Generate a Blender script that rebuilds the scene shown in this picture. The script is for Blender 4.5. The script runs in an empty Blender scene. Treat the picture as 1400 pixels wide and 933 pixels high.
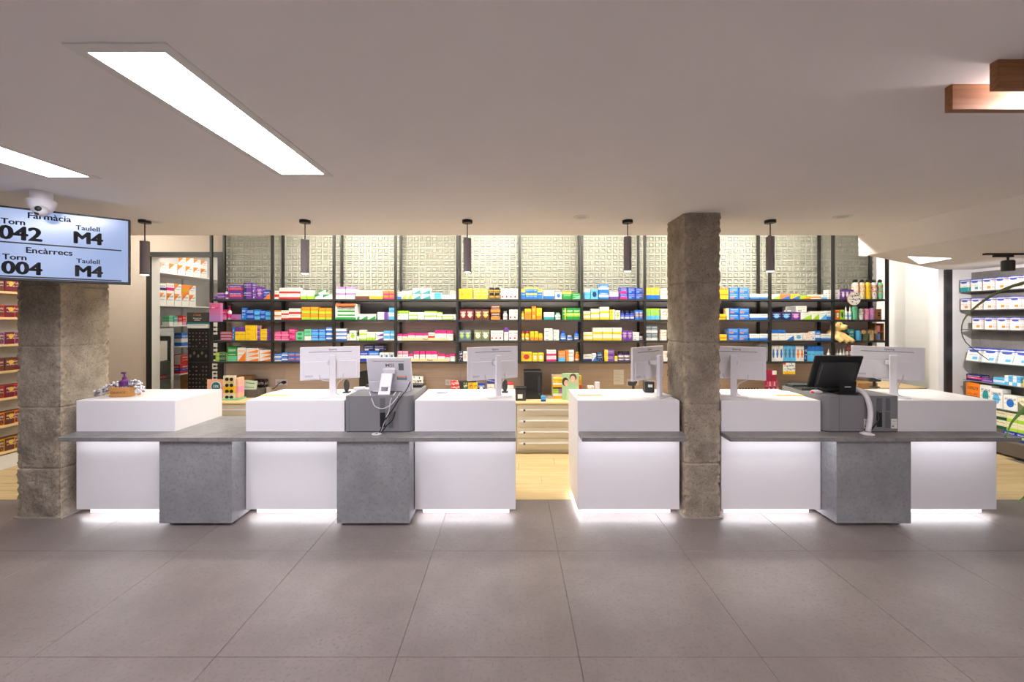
import bpy, bmesh, math, random
from mathutils import Vector, Matrix, noise
random.seed(7)
R = math.radians
# ------------------------------------------------------------------ camera, world, exposure
F, HZ, CAMH = 545.0, 436.0, 1.86            # focal length in px (1400 wide), horizon row, eye height
C = bpy.context.scene.collection
sc = bpy.context.scene
cam = bpy.data.objects.new('camera', bpy.data.cameras.new('camera')); C.objects.link(cam)
cam.location = (0, 0, CAMH); cam.rotation_euler = (R(90), 0, 0)
cam.data.sensor_width = 36; cam.data.lens = F*36/1400; cam.data.shift_y = -(466.5-HZ)/1400
cam.data.clip_start = 0.02
sc.camera = cam
w = bpy.data.worlds.new('world'); sc.world = w; w.use_nodes = True
w.node_tree.nodes['Background'].inputs[0].default_value = (.85, .9, 1, 1)
w.node_tree.nodes['Background'].inputs[1].default_value = 0.05
sc.view_settings.view_transform = 'Standard'
try: sc.view_settings.look = 'None'
except Exception: pass
sc.view_settings.gamma = 1; sc.view_settings.use_curve_mapping = False
sc.view_settings.exposure = 0.0
# light levels
L_PANEL, L_WELL, L_LEDGE, L_TOE, L_ROOM = 46, 88, 27, 24, 45
COOL = (.95, .93, 1.0); WARM = (1.0, .965, .83); LEDC = (.96, .96, 1.0)

# ------------------------------------------------------------------ helpers
def lin(c):
    return tuple(((v/255)/12.92 if v/255 <= .04045 else ((v/255+.055)/1.055)**2.4) for v in c[:3]) + (1,)
class NT:
    def __init__(s, m): s.t = m.node_tree; s.n = s.t.nodes; s.l = s.t.links
    def new(s, typ, **kw):
        n = s.n.new(typ)
        for k, v in kw.items(): setattr(n, k, v)
        return n
    def math(s, op, a, b=None, c=None):
        n = s.n.new('ShaderNodeMath'); n.operation = op
        for i, v in enumerate((a, b, c)):
            if v is None: continue
            if isinstance(v, (int, float)): n.inputs[i].default_value = v
            else: s.l.new(v, n.inputs[i])
        return n.outputs[0]
    def mix(s, f, a, b):
        n = s.n.new('ShaderNodeMix'); n.data_type = 'RGBA'
        for i, v in ((0, f), (6, a), (7, b)):
            if isinstance(v, (int, float)): n.inputs[i].default_value = v
            elif isinstance(v, tuple): n.inputs[i].default_value = v
            else: s.l.new(v, n.inputs[i])
        return n.outputs[2]
def base_mat(name, col=(200,200,200), rough=.5, metal=0., spec=.5):
    m = bpy.data.materials.new(name); m.use_nodes = True
    b = m.node_tree.nodes['Principled BSDF']
    b.inputs['Base Color'].default_value = lin(col); b.inputs['Roughness'].default_value = rough
    b.inputs['Metallic'].default_value = metal; b.inputs['Specular IOR Level'].default_value = spec
    return m, b
def mat(name, col, rough=.5, metal=0., spec=.5, var=.06, scale=30, bump=0.):
    """plain paint or plastic with a slight procedural mottle"""
    m, b = base_mat(name, col, rough, metal, spec); t = NT(m)
    tc = t.new('ShaderNodeTexCoord'); nz = t.new('ShaderNodeTexNoise'); nz.inputs['Scale'].default_value = scale
    nz.inputs['Detail'].default_value = 4
    t.l.new(tc.outputs['Object'], nz.inputs['Vector'])
    c1 = lin(tuple(v*(1-var) for v in col)); c2 = lin(tuple(min(255, v*(1+var)) for v in col))
    t.l.new(t.mix(nz.outputs[0], c1, c2), b.inputs['Base Color'])
    if bump:
        bp = t.new('ShaderNodeBump'); bp.inputs['Strength'].default_value = bump; bp.inputs['Distance'].default_value = .01
        t.l.new(nz.outputs[0], bp.inputs['Height']); t.l.new(bp.outputs[0], b.inputs['Normal'])
    return m
def emis(name, col, strength):
    m, b = base_mat(name, (230,230,230)); 
    b.inputs['Emission Color'].default_value = tuple(col[:3])+(1,); b.inputs['Emission Strength'].default_value = strength
    return m
def concrete(name, c1, c2, c3, scale=3., fine=60., rough=.6, bump=.15, stretch=(1,1,1), spec=.4, lo=.30, hi=.48):
    m, b = base_mat(name, c1, rough, 0, spec); t = NT(m)
    tc = t.new('ShaderNodeTexCoord'); mp = t.new('ShaderNodeMapping'); mp.inputs['Scale'].default_value = stretch
    geo = t.new('ShaderNodeNewGeometry')
    t.l.new(geo.outputs['Position'], mp.inputs['Vector'])
    n1 = t.new('ShaderNodeTexNoise'); n1.inputs['Scale'].default_value = scale; n1.inputs['Detail'].default_value = 8; n1.inputs['Roughness'].default_value = .65
    n2 = t.new('ShaderNodeTexNoise'); n2.inputs['Scale'].default_value = fine; n2.inputs['Detail'].default_value = 5; n2.inputs['Roughness'].default_value = .7
    for n in (n1, n2): t.l.new(mp.outputs[0], n.inputs['Vector'])
    r1 = t.new('ShaderNodeValToRGB'); r1.color_ramp.elements[0].position = .35; r1.color_ramp.elements[1].position = .65
    r1.color_ramp.elements[0].color = lin(c1); r1.color_ramp.elements[1].color = lin(c2); t.l.new(n1.outputs[0], r1.inputs[0])
    r2 = t.new('ShaderNodeValToRGB'); r2.color_ramp.elements[0].position = lo; r2.color_ramp.elements[1].position = hi
    r2.color_ramp.elements[0].color = (1,1,1,1); r2.color_ramp.elements[1].color = (0,0,0,1); t.l.new(n2.outputs[0], r2.inputs[0])
    t.l.new(t.mix(r2.outputs[0], r1.outputs[0], lin(c3)), b.inputs['Base Color'])
    if bump:
        bp = t.new('ShaderNodeBump'); bp.inputs['Strength'].default_value = bump; bp.inputs['Distance'].default_value = .01
        t.l.new(n2.outputs[0], bp.inputs['Height']); t.l.new(bp.outputs[0], b.inputs['Normal'])
    return m
def wood(name, c1, c2, axis=0, scale=6., rough=.45, stretch=14.):
    m, b = base_mat(name, c1, rough); t = NT(m)
    geo = t.new('ShaderNodeNewGeometry'); mp = t.new('ShaderNodeMapping')
    oi = t.new('ShaderNodeObjectInfo'); ad = t.new('ShaderNodeVectorMath'); ad.operation = 'ADD'
    cm = t.new('ShaderNodeCombineXYZ'); 
    for i in range(3): t.l.new(t.math('MULTIPLY', oi.outputs['Random'], 17.3), cm.inputs[i])
    t.l.new(geo.outputs['Position'], ad.inputs[0]); t.l.new(cm.outputs[0], ad.inputs[1]); t.l.new(ad.outputs[0], mp.inputs['Vector'])
    s = [scale*stretch]*3; s[axis] = scale*.6; mp.inputs['Scale'].default_value = s
    n1 = t.new('ShaderNodeTexNoise'); n1.inputs['Scale'].default_value = 1; n1.inputs['Detail'].default_value = 6; n1.inputs['Roughness'].default_value = .6
    t.l.new(mp.outputs[0], n1.inputs['Vector'])
    r = t.new('ShaderNodeValToRGB'); r.color_ramp.elements[0].position = .3; r.color_ramp.elements[1].position = .7
    r.color_ramp.elements[0].color = lin(c1); r.color_ramp.elements[1].color = lin(c2); t.l.new(n1.outputs[0], r.inputs[0])
    hv = t.new('ShaderNodeHueSaturation'); t.l.new(r.outputs[0], hv.inputs['Color'])
    t.l.new(t.math('ADD', .94, t.math('MULTIPLY', oi.outputs['Random'], .12)), hv.inputs['Value'])
    t.l.new(hv.outputs[0], b.inputs['Base Color'])
    return m
class MB:
    """collects shapes into one mesh"""
    def __init__(s): s.v = []; s.f = []; s.m = []
    def add(s, vs, fs, m=0, M=None):
        o = len(s.v)
        s.v += [tuple(M @ Vector(p)) for p in vs] if M else [tuple(p) for p in vs]
        s.f += [tuple(i+o for i in f) for f in fs]; s.m += [m]*len(fs); return s
    def box(s, x0, x1, y0, y1, z0, z1, m=0, M=None):
        vs = [(x,y,z) for z in (z0,z1) for y in (y0,y1) for x in (x0,x1)]
        return s.add(vs, [(0,2,3,1),(4,5,7,6),(0,1,5,4),(2,6,7,3),(0,4,6,2),(1,3,7,5)], m, M)
    def bbox(s, x0, x1, y0, y1, z0, z1, b=.005, seg=1, m=0, M=None):
        bm = bmesh.new(); bmesh.ops.create_cube(bm, size=1)
        for v in bm.verts: v.co = Vector(((x0+x1)/2+v.co.x*(x1-x0), (y0+y1)/2+v.co.y*(y1-y0), (z0+z1)/2+v.co.z*(z1-z0)))
        bmesh.ops.bevel(bm, geom=bm.edges[:], offset=b, segments=seg, affect='EDGES', profile=.5)
        bm.verts.index_update()
        s.add([v.co.copy() for v in bm.verts], [[v.index for v in f.verts] for f in bm.faces], m, M); bm.free(); return s
    def prism(s, pts, z0, z1, m=0, M=None):
        n = len(pts); vs = [(p[0],p[1],z0) for p in pts]+[(p[0],p[1],z1) for p in pts]
        fs = [tuple(range(n-1,-1,-1)), tuple(range(n,2*n))]+[(i,(i+1)%n,n+(i+1)%n,n+i) for i in range(n)]
        return s.add(vs, fs, m, M)
    def tube(s, pts, r, n=8, m=0, M=None, cap=True):
        pts = [Vector(p) for p in pts]; k = len(pts); rs = r if isinstance(r, (list,tuple)) else [r]*k
        vs = []; fs = []; ref = None
        for i, p in enumerate(pts):
            d = (pts[min(i+1,k-1)]-pts[max(i-1,0)]).normalized()
            if ref is None: ref = Vector((0,0,1)) if abs(d.z) < .9 else Vector((1,0,0))
            a = (ref-d*ref.dot(d))
            a = a.normalized() if a.length > 1e-6 else d.orthogonal().normalized()
            ref = a; b = d.cross(a)
            for j in range(n):
                t = 2*math.pi*j/n; vs.append(p+(a*math.cos(t)+b*math.sin(t))*rs[i])
        for i in range(k-1):
            for j in range(n): fs.append((i*n+j, i*n+(j+1)%n, (i+1)*n+(j+1)%n, (i+1)*n+j))
        if cap: fs += [tuple(range(n-1,-1,-1)), tuple((k-1)*n+j for j in range(n))]
        return s.add(vs, fs, m, M)
    def lathe(s, prof, n=16, c=(0,0,0), m=0, M=None):
        vs = []; fs = []
        for r, z in prof:
            for j in range(n):
                t = 2*math.pi*j/n; vs.append((c[0]+r*math.cos(t), c[1]+r*math.sin(t), c[2]+z))
        k = len(prof)
        for i in range(k-1):
            for j in range(n): fs.append((i*n+j, i*n+(j+1)%n, (i+1)*n+(j+1)%n, (i+1)*n+j))
        fs += [tuple(range(n-1,-1,-1)), tuple((k-1)*n+j for j in range(n))]
        return s.add(vs, fs, m, M)
    def ball(s, c, r, nu=10, nv=7, m=0, M=None):
        r = r if isinstance(r, (tuple,list)) else (r,r,r); vs = []; fs = []
        for i in range(1, nv):
            t = math.pi*i/nv
            for j in range(nu):
                p = 2*math.pi*j/nu; vs.append((c[0]+r[0]*math.sin(t)*math.cos(p), c[1]+r[1]*math.sin(t)*math.sin(p), c[2]+r[2]*math.cos(t)))
        a = len(vs); vs += [(c[0],c[1],c[2]+r[2]), (c[0],c[1],c[2]-r[2])]
        for i in range(nv-2):
            for j in range(nu): fs.append((i*nu+j, (i+1)*nu+j, (i+1)*nu+(j+1)%nu, i*nu+(j+1)%nu))
        for j in range(nu):
            fs.append((a, j, (j+1)%nu)); fs.append((a+1, (nv-2)*nu+(j+1)%nu, (nv-2)*nu+j))
        return s.add(vs, fs, m, M)
    def mesh(s, name, mats, smooth=False):
        me = bpy.data.meshes.new(name); me.from_pydata(s.v, [], s.f)
        for x in (mats if isinstance(mats, (list,tuple)) else [mats]): me.materials.append(x)
        me.polygons.foreach_set('material_index', s.m)
        if smooth:
            me.polygons.foreach_set('use_smooth', [True]*len(me.polygons)); me.set_sharp_from_angle(angle=R(38))
        me.update(); return me
    def build(s, name, mats, parent=None, smooth=False, loc=None, rz=0):
        o = bpy.data.objects.new(name, s.mesh(name, mats, smooth)); C.objects.link(o)
        if parent: o.parent = parent
        if loc: o.location = loc
        if rz: o.rotation_euler[2] = rz
        return o
LABELS = set()
def tag(o, label, cat, group=None, kind=None):
    if label: o['label'] = label
    if cat: o['category'] = cat
    if group: o['group'] = group
    if kind: o['kind'] = kind
    return o
def thing(name, label, cat, loc=(0,0,0), rz=0, group=None):
    o = bpy.data.objects.new(name, None); C.objects.link(o); o.empty_display_size = .05
    o.location = loc; o.rotation_euler = (0,0,rz); return tag(o, label, cat, group)
def struct(o, label=None): o['kind'] = 'structure'; return tag(o, label, None)
def inst(me, name, parent=None, loc=(0,0,0), rot=(0,0,0), scale=None):
    o = bpy.data.objects.new(name, me); C.objects.link(o); o.location = loc; o.rotation_euler = rot
    if scale: o.scale = scale
    if parent: o.parent = parent
    return o
def text(name, s, size, M, m, parent, bold=0., extrude=0., align='CENTER', squeeze=1., fat=0.):
    cu = bpy.data.curves.new('t', 'FONT'); cu.body = s; cu.size = size; cu.align_x = align; cu.align_y = 'CENTER'
    cu.offset = bold; cu.extrude = extrude; cu.resolution_u = 3
    to = bpy.data.objects.new('t', cu); C.objects.link(to)
    dg = bpy.context.evaluated_depsgraph_get(); dg.update()
    me = bpy.data.meshes.new_from_object(to.evaluated_get(dg)); bpy.data.objects.remove(to); bpy.data.curves.remove(cu)
    me.transform(Matrix.Diagonal((squeeze,1,1,1)))
    if fat:
        v0 = [v.co.copy() for v in me.vertices]; f0 = [tuple(p.vertices) for p in me.polygons]; b = MB()
        for dx, dy in ((0,0),(fat,0),(-fat,0),(0,fat*.6),(0,-fat*.6),(fat*.7,fat*.4),(-fat*.7,fat*.4),(fat*.7,-fat*.4),(-fat*.7,-fat*.4)): b.add([(v.x+dx, v.y+dy, v.z) for v in v0], f0)
        me = b.mesh(name, m)
    me.transform(M); me.materials.clear(); me.materials.append(m); me.name = name
    o = bpy.data.objects.new(name, me); C.objects.link(o); o.parent = parent; return o
def FACE(x, y, z, yaw=0):      # text plane facing -Y (towards the camera), turned by yaw
    return Matrix.Translation((x,y,z)) @ Matrix.Rotation(yaw, 4, 'Z') @ Matrix.Rotation(R(90), 4, 'X')
def PX(x, Y): return (x-700)/F*Y
def PZ(y, Y): return CAMH-(y-HZ)/F*Y
def curve_pts(ctrl, n=24):      # Catmull-Rom through control points
    P = [Vector(p) for p in ctrl]; P = [2*P[0]-P[1]]+P+[2*P[-1]-P[-2]]; out = []
    segs = len(P)-3; per = max(2, n//segs)
    for i in range(segs):
        p0,p1,p2,p3 = P[i:i+4]
        for k in range(per):
            t = k/per
            out.append(.5*((2*p1)+(p2-p0)*t+(2*p0-5*p1+4*p2-p3)*t*t+(3*p1-p0-3*p2+p3)*t**3))
    out.append(P[-2]); return out

# ------------------------------------------------------------------ materials
M_ceil = mat('ceiling_paint', (238,233,232), .85, var=.012, scale=3)
M_wallw = mat('white_wall_paint', (226,224,220), .8, var=.015, scale=4)
M_beige = mat('beige_wall_paint', (192,178,166), .8, var=.03, scale=40, bump=.05)
M_tilef = concrete('grey_floor_tile', (113,103,100), (129,119,116), (104,95,92), 1.6, 45, .37, .04, (1,1,1), .5)
M_grout = mat('grout', (112,103,99), .9, var=.1)
M_floorw = wood('pale_oak_floor', (186,158,112), (212,187,142), 0, 2.2, .4)
M_pillar = concrete('raw_concrete', (132,121,109), (168,156,140), (98,88,78), 5, 60, .92, .55, (1,1,1), .15)
t_ = NT(M_pillar); b_ = M_pillar.node_tree.nodes['Principled BSDF']; at_ = t_.new('ShaderNodeAttribute'); at_.attribute_name = 'chip'
src = b_.inputs['Base Color'].links[0].from_socket; t_.l.new(t_.mix(at_.outputs['Fac'], src, lin((176,160,138))), b_.inputs['Base Color'])
M_plaster = mat('white_plaster', (150,142,134), .9, var=.1)
M_white = mat('white_laminate', (232,228,232), .32, var=.006, scale=3)
M_concl = concrete('concrete_laminate', (130,129,133), (150,149,152), (116,115,119), 3.2, 38, .5, .02, (1,1,1), .4, .28, .50)
M_slab = concrete('concrete_worktop', (122,119,119), (140,137,136), (112,109,109), 6, 30, .42, .02)
M_black = mat('black_steel', (34,33,33), .45, var=.08)
M_shelf = mat('anthracite_shelf', (46,45,46), .55, var=.08)
M_dkpanel = mat('dark_grey_back_panel', (92,87,86), .75, var=.12, scale=160)
M_panel = wood('taupe_wood_panel', (184,164,147), (202,183,166), 0, 3, .6, 26)
M_relief = mat('white_relief_tile', (168,167,156), .45, var=.01)
M_drawer = mat('greige_drawer', (212,205,186), .5, var=.015)
M_oaktop = wood('pale_oak_top', (214,182,130), (232,204,154), 0, 4, .4)
M_alu = mat('brushed_aluminium', (200,198,192), .3, .8, var=.03)
M_plw = mat('white_plastic', (226,222,228), .4, var=.008)
M_plw2 = mat('pale_grey_plastic', (198,195,202), .45, var=.01)
M_mach = mat('grey_powder_coat', (124,122,126), .5, var=.03, scale=400)
M_mach2 = mat('dark_grey_grille', (96,95,99), .6, var=.05, scale=200)
M_blk = mat('black_plastic', (24,24,26), .4, var=.1)
M_dark = mat('charcoal_plastic', (52,52,54), .5, var=.08)
M_ink = mat('black_ink', (12,12,14), .6, var=.05)
M_inkg = mat('grey_ink', (96,94,104), .6, var=.05)
M_glass, _b = base_mat('clear_glass', (235,245,240), .04)
_b.inputs['Transmission Weight'].default_value = 1; _b.inputs['IOR'].default_value = 1.08
M_oakb = wood('brown_oak_lamp', (120,74,36), (154,102,58), 0, 5, .5, 16)
M_kraft = mat('kraft_cardboard', (176,136,88), .8, var=.06)
M_pend = mat('taupe_concrete_pendant', (148,138,143), .75, var=.06, scale=80)
M_leaf = mat('green_leaf', (70,112,48), .4, var=.2, scale=12)
M_stem = mat('dark_leaf_stem', (66,76,44), .5, var=.15)
M_paper = mat('paper', (236,234,226), .8, var=.02)
M_yel = mat('yellow_edge', (240,200,40), .6, var=.03)
E_panel = emis('lit_panel', COOL, L_PANEL); E_well = emis('warm_lit_panel', WARM, L_WELL)
E_ledge = emis('led_strip_ledge', LEDC, L_LEDGE); E_toe = emis('led_strip_toe', LEDC, L_TOE)
E_pend = emis('pendant_bulb', (1,.95,.85), 14)
PAINT = {}
def paint(c, rough=.45):
    if (c, rough) not in PAINT: PAINT[(c, rough)] = mat('paint_%02x%02x%02x' % tuple(int(v) for v in c), c, rough, var=.03, scale=60)
    return PAINT[(c, rough)]

# ------------------------------------------------------------------ structure: floor
Y_T0, CE, ZC = 3.19, 4.72, 2.848
floor = struct(MB().box(-7.2, 7.2, -3.2, 4.10, -.06, -.012).build('floor', M_grout))
tm = MB().bbox(-.4988, .4988, -.4988, .4988, -.012, 0, .0008).mesh('tile', M_tilef)
tcut = MB().bbox(-.4988, .4988, 0, .9083-.0012, -.012, 0, .0012).mesh('tile_cut', M_tilef)
for i in range(-8, 7):
    for j in range(-6, 1):
        inst(tm, 'tile', floor, (.3685+i+.5, Y_T0+j-.5, 0))
    inst(tcut, 'tile', floor, (.3685+i+.5, Y_T0+.0017, 0))
floor2 = struct(MB().box(-7.2, 7.2, 4.10, 8.4, -.06, -.010).build('floor_service', M_grout))
pm = MB().bbox(-.5985, .5985, -.0985, .0985, -.010, 0, .0015).mesh('plank', M_floorw)
for j in range(21):
    off = (j*.47) % 1.2
    for i in range(-6, 7):
        x = i*1.2+off
        if abs(x) > 6.7: continue
        if j > 10 and -4.9 < x < 5.0: continue
        inst(pm, 'plank', floor2, (x, 4.2+j*.2, 0))
# ceiling, bulkhead, raised ceiling over the shelves
struct(MB().box(-7.2, 7.2, -3.2, CE, ZC, ZC+.12).build('ceiling', M_ceil))
struct(MB().box(-7.2, 7.2, CE-.08, CE, ZC+.12, 3.45).build('wall_bulkhead', M_ceil))
struct(MB().box(-7.2, 7.2, CE-.08, 8.5, 3.45, 3.55).build('ceiling_raised', M_ceil))
# dropped soffit on the right (runs in depth, slanted back end)
sof = MB(); zs = 2.607
top = [(4.07,-3.2),(7.2,-3.2),(7.2,6.1),(6.55,6.1),(4.19,4.70),(4.07,4.70)]
bot = [(4.17,-3.2),(7.2,-3.2),(7.2,6.1),(6.55,6.1),(4.19,4.70),(4.17,4.66)]
n = 6
sof.add([(x,y,zs) for x,y in bot]+[(x,y,3.449 if (y > 4.7) else ZC+.001) for x,y in top],
        [tuple(range(n-1,-1,-1)), tuple(range(n,2*n))]+[(i,(i+1)%n,n+(i+1)%n,n+i) for i in range(n)])
struct(sof.build('ceiling_soffit', M_ceil))
g = MB(); A, B, D = (4.105,4.722,2.862), (4.52,5.2,2.68), (4.205,4.712,2.600)
g.add([A, B, D]+[(p[0]+.02, p[1]-.005, p[2]+.02) for p in (A, B, D)], [(0,1,2),(5,4,3),(0,3,4,1),(1,4,5,2),(2,5,3,0)])
struct(g.build('trim_1', M_wallw))
# walls
YW = 6.06
struct(MB().box(-7.3, -7.2, -3.3, 8.5, 0, 3.5).build('wall_left', M_wallw))
struct(MB().box(7.2, 7.3, -3.3, 8.5, 0, 3.5).build('wall_right', M_wallw))
struct(MB().box(-7.3, 7.3, -3.3, -3.2, 0, 3.5).build('wall_front', M_wallw))
wb = MB()
wb.box(-7.2, -5.50, YW, YW+.12, 0, 3.45); wb.box(-5.50, -4.40, YW, YW+.12, 2.83, 3.45)
struct(wb.build('wall_back', M_beige))
wc = MB().box(-4.36, 5.50, YW+.04, YW+.14, 0, 3.45).build('wall_shelving', M_wallw); struct(wc)
struct(MB().box(6.66, 7.2, YW, YW+.12, 0, 3.45).build('wall_display', M_wallw))
struct(MB().box(5.4, 7.2, 7.3, 7.4, 0, 3.45).build('wall_office', M_wallw))
struct(MB().box(5.50, 5.58, YW+.04, 7.3, 0, 3.45).build('wall_office_side', M_wallw))
struct(MB().box(6.46, 6.54, YW-.02, YW+.12, 0, 2.72).box(6.54, 6.66, YW-.02, YW+.12, 2.6, 2.72).build('trim_2', M_wallw))
struct(MB().box(6.54, 6.63, YW-.06, YW+.12, 0, 2.6).build('trim_3', M_black))
struct(MB().box(5.6, 7.2, 7.27, 7.3, 1.07, 1.10).build('trim_4', M_oaktop))
# storeroom behind the doorway on the left
struct(MB().box(-6.40, -6.30, YW+.12, 8.3, 0, 3.45).build('wall_storeroom_left', M_wallw))
struct(MB().box(-6.40, -4.2, 8.2, 8.3, 0, 3.45).build('wall_storeroom_back', M_wallw))
struct(MB().box(-4.30, -4.2, YW+.15, 8.2, 0, 3.45).build('wall_storeroom_right', M_wallw))
df = MB(); df.box(-5.535, -5.475, YW-.03, YW+.0, 0, 2.87); df.box(-4.455, -4.38, YW-.03, YW, 0, 2.87); df.box(-5.475, -4.455, YW-.03, YW, 2.80, 2.87)
struct(df.build('door_1', M_black))
struct(MB().box(-5.4995, -5.475, YW, YW+.14, 0, 2.829).box(-5.475, -4.425, YW, YW+.14, 2.805, 2.829).box(-4.425, -4.40, YW, YW+.14, 0, 2.829).build('trim_5', M_wallw))
# wall cladding: relief tiles above, dark back panel, wood panels below
TS = .46; cells = 5; cs = TS/cells
def relief(seed):
    rr = random.Random(seed); b = MB(); b.box(.001, TS-.001, 0, .02, .001, TS-.001); h = .017
    for i in range(cells):
        for j in range(cells):
            x = i*cs; z = j*cs; a = .012*cs/.09; o = .010; wd = .016; k = rr.random()
            L = x+o; Rr = x+cs-o; Bt = z+o; T = z+cs-o
            def bar(x0,x1,z0,z1):
                e = .004
                b.add([(x0,0,z0),(x1,0,z0),(x1,0,z1),(x0,0,z1),(x0+e,-h,z0+e),(x1-e,-h,z0+e),(x1-e,-h,z1-e),(x0+e,-h,z1-e)],
                      [(4,5,6,7),(0,1,5,4),(1,2,6,5),(2,3,7,6),(3,0,4,7)])
            if k < .76:
                bar(L,Rr,Bt,Bt+wd); bar(L,Rr,T-wd,T); bar(L,L+wd,Bt+wd,T-wd); bar(Rr-wd,Rr,Bt+wd,T-wd)
            elif k < .88:
                for q in range(3): bar(L, Rr, Bt+q*.027, Bt+q*.027+.016)
            else:
                for q in range(3): bar(L+q*.027, L+q*.027+.016, Bt, T)
    return b.mesh('relief_tile', M_relief)
RT = [relief(s) for s in range(5)]
x = -4.36; k = 0
while x < 5.49:
    for j in range(3):
        sc_ = None
        if x+TS > 5.5: sc_ = ((5.5-x)/TS, 1, 1)
        inst(RT[(k*7+j*3) % 5], 'relief_tile', wc, (x, YW+.02, 2.118+j*TS-.002), (0,0,0), sc_)
    x += TS; k += 1
for i in range(11):
    x0 = -4.36+i*.8964
    MB().box(x0+.001, x0+.8954, YW+.015, YW+.04, 1.82, 2.115).build('back_panel', M_dkpanel, wc)
    MB().box(x0+.001, x0+.8954, YW+.01, YW+.04, .70, 1.82).build('wood_panel', M_panel, wc)

# ------------------------------------------------------------------ pillars
def pillar(x0, x1, y0, y1, joints, label, seed):
    p = thing('concrete_pillar', label, 'pillar', ((x0+x1)/2, (y0+y1)/2, 0)); cx, cy = (x0+x1)/2, (y0+y1)/2
    zs_ = [0]+joints+[ZC]; off = Vector((seed*3.1, seed*7.7, 0))
    for a, bz in zip(zs_[:-1], zs_[1:]):
        b = MB(); st = .013; per = []; w_, d_ = x1-x0, y1-y0
        nx = max(4, int(w_/st)); ny = max(4, int(d_/st)); nz = max(3, int((bz-a)/st))
        for i in range(nx): per.append((x0+w_*i/nx, y0, 0, -1))
        for i in range(ny): per.append((x1, y0+d_*i/ny, 1, 0))
        for i in range(nx): per.append((x1-w_*i/nx, y1, 0, 1))
        for i in range(ny): per.append((x0, y1-d_*i/ny, -1, 0))
        vs = []; m = len(per); chip = []
        for k in range(nz+1):
            z = a+(bz-a)*k/nz
            for (px, py, nx_, ny_) in per:
                ed = min(min(px-x0, x1-px)+0*1, 1) ; de = min(py-y0, y1-py)
                ce = max(min(px-x0, x1-px), min(py-y0, y1-py))      # distance to the nearest corner
                q = Vector((px, py, z))+off
                d = .007*noise.noise(q*9)+.005*noise.noise(q*34)+.003*noise.noise(q*80)
                if ce < .05: d -= (.05-ce)*(.14+.34*max(0, noise.noise(q*24))+.14*noise.noise(q*70))
                je = min(z-a, bz-z)
                if je < .010 and 0 < z < ZC: d -= .007
                s = Vector((px-cx, py-cy, 0)).normalized()*.6+Vector((nx_, ny_, 0))*.7
                vs.append((px+s.x*d-cx, py+s.y*d-cy, z)); chip.append(max(0., min(1., (1-ce/.05)*1.0+1.8*noise.noise(q*30)+.8*noise.noise(q*75)-.3)) if ce < .07 else max(0., min(.7, 3*noise.noise(q*Vector((4,4,1.6)).x)-1.5)))
        fs = [(k*m+i, k*m+(i+1) % m, (k+1)*m+(i+1) % m, (k+1)*m+i) for k in range(nz) for i in range(m)]
        fs += [tuple(range(m-1,-1,-1)), tuple(nz*m+i for i in range(m))]
        b.add(vs, fs); o = b.build('pour_section', M_pillar, p, True)
        at = o.data.color_attributes.new('chip', 'FLOAT_COLOR', 'POINT')
        for k, cv in enumerate(chip): at.data[k].color = (cv, cv, cv, 1)
    MB().box(x0-.012-cx, x1+.012-cx, y0-.012-cy, y1+.012-cy, 0, .012).build('base_grout', M_plaster, p)
    return p
pillar(1.608, 1.948, 3.713, 4.150, [.51, 1.06, 1.635, 2.20], 'bare concrete pillar standing between the two right-hand white counters', 1)
pillar(-4.62, -4.20, 3.713, 4.165, [.46, 1.03, 1.60, 2.17], 'wide rough concrete pillar at far left under the turn screen', 2)

# ------------------------------------------------------------------ counters
YF, YB = 3.75, 4.36; ZT = 1.09; ZS = .80; TH = .036
def counter(x0, x1, label, toe0=.06, toe1=.06):
    t = thing('service_counter', label, 'counter', ((x0+x1)/2, (YF+YB)/2, 0), 0, 'white service counters'); cx, cy = (x0+x1)/2, (YF+YB)/2
    hw = (x1-x0)/2; hd = (YB-YF)/2
    MB().bbox(-hw, hw, -hd, hd, .064, ZT, .003).build('body', M_white, t)
    MB().box(-hw+toe0, hw-toe1, -hd+.07, hd-.05, 0, .064).build('toe_kick', M_white, t)
    MB().box(-hw+.02, hw-.02, -hd+.030, -hd+.042, .056, .0635).build('floor_led_strip', E_toe, t)
    MB().box(-hw+.02, hw-.02, -hd-.135, -hd-.12, ZS-TH-.006, ZS-TH-.0005).build('ledge_led_strip', E_ledge, t)
    return t
counter(-4.10, -3.17, 'white counter beside the wide left pillar with a grape basket on top')
counter(-2.505, -1.576, 'white counter with monitor, left of the pale touch terminal')
counter(-.915, .034, 'white counter with monitor, right of the pale touch terminal')
d = counter(.619, 1.576, 'white counter with a strongly turned monitor, left of the bare pillar')
MB().box(-.4785+.03, -.4785+.042, -.25, .27, .056, .0635).build('side_led_strip', E_toe, d)
counter(1.968, 2.904, 'white counter with monitor, right of the bare concrete pillar')
counter(3.615, 4.56, 'rightmost white counter with monitor beside the black touch terminal')
def worktop(pts, label):
    b = MB(); cx = sum(p[0] for p in pts)/len(pts)
    b.prism([(x-cx, y-3.55) for x, y in pts], 0, TH)
    o = b.build('worktop', M_slab, None, False, (cx, 3.55, ZS-TH)); return tag(o, label, 'worktop', 'concrete look worktop ledges')
e = .0015
def ybk(x): return YF-.001
worktop([(-4.05,3.55),(-2.512,3.55),(-2.508,YF),(-2.508,4.33),(-3.168,4.33),(-3.168,YF-e),(-4.09,YF-e)], 'grey worktop ledge of the leftmost counter with wide open low section')
worktop([(-2.509,3.55),(-1.578,3.55),(-1.575,YF-e),(-2.505,YF-e)], 'grey ledge under the second white counter from left')
worktop([(-1.576,3.55),(.034,3.55),(.034,YF-e),(-.917,YF-e),(-.917,4.33),(-1.574,4.33)], 'grey worktop carrying the cash machine with the pale touch terminal')
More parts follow.
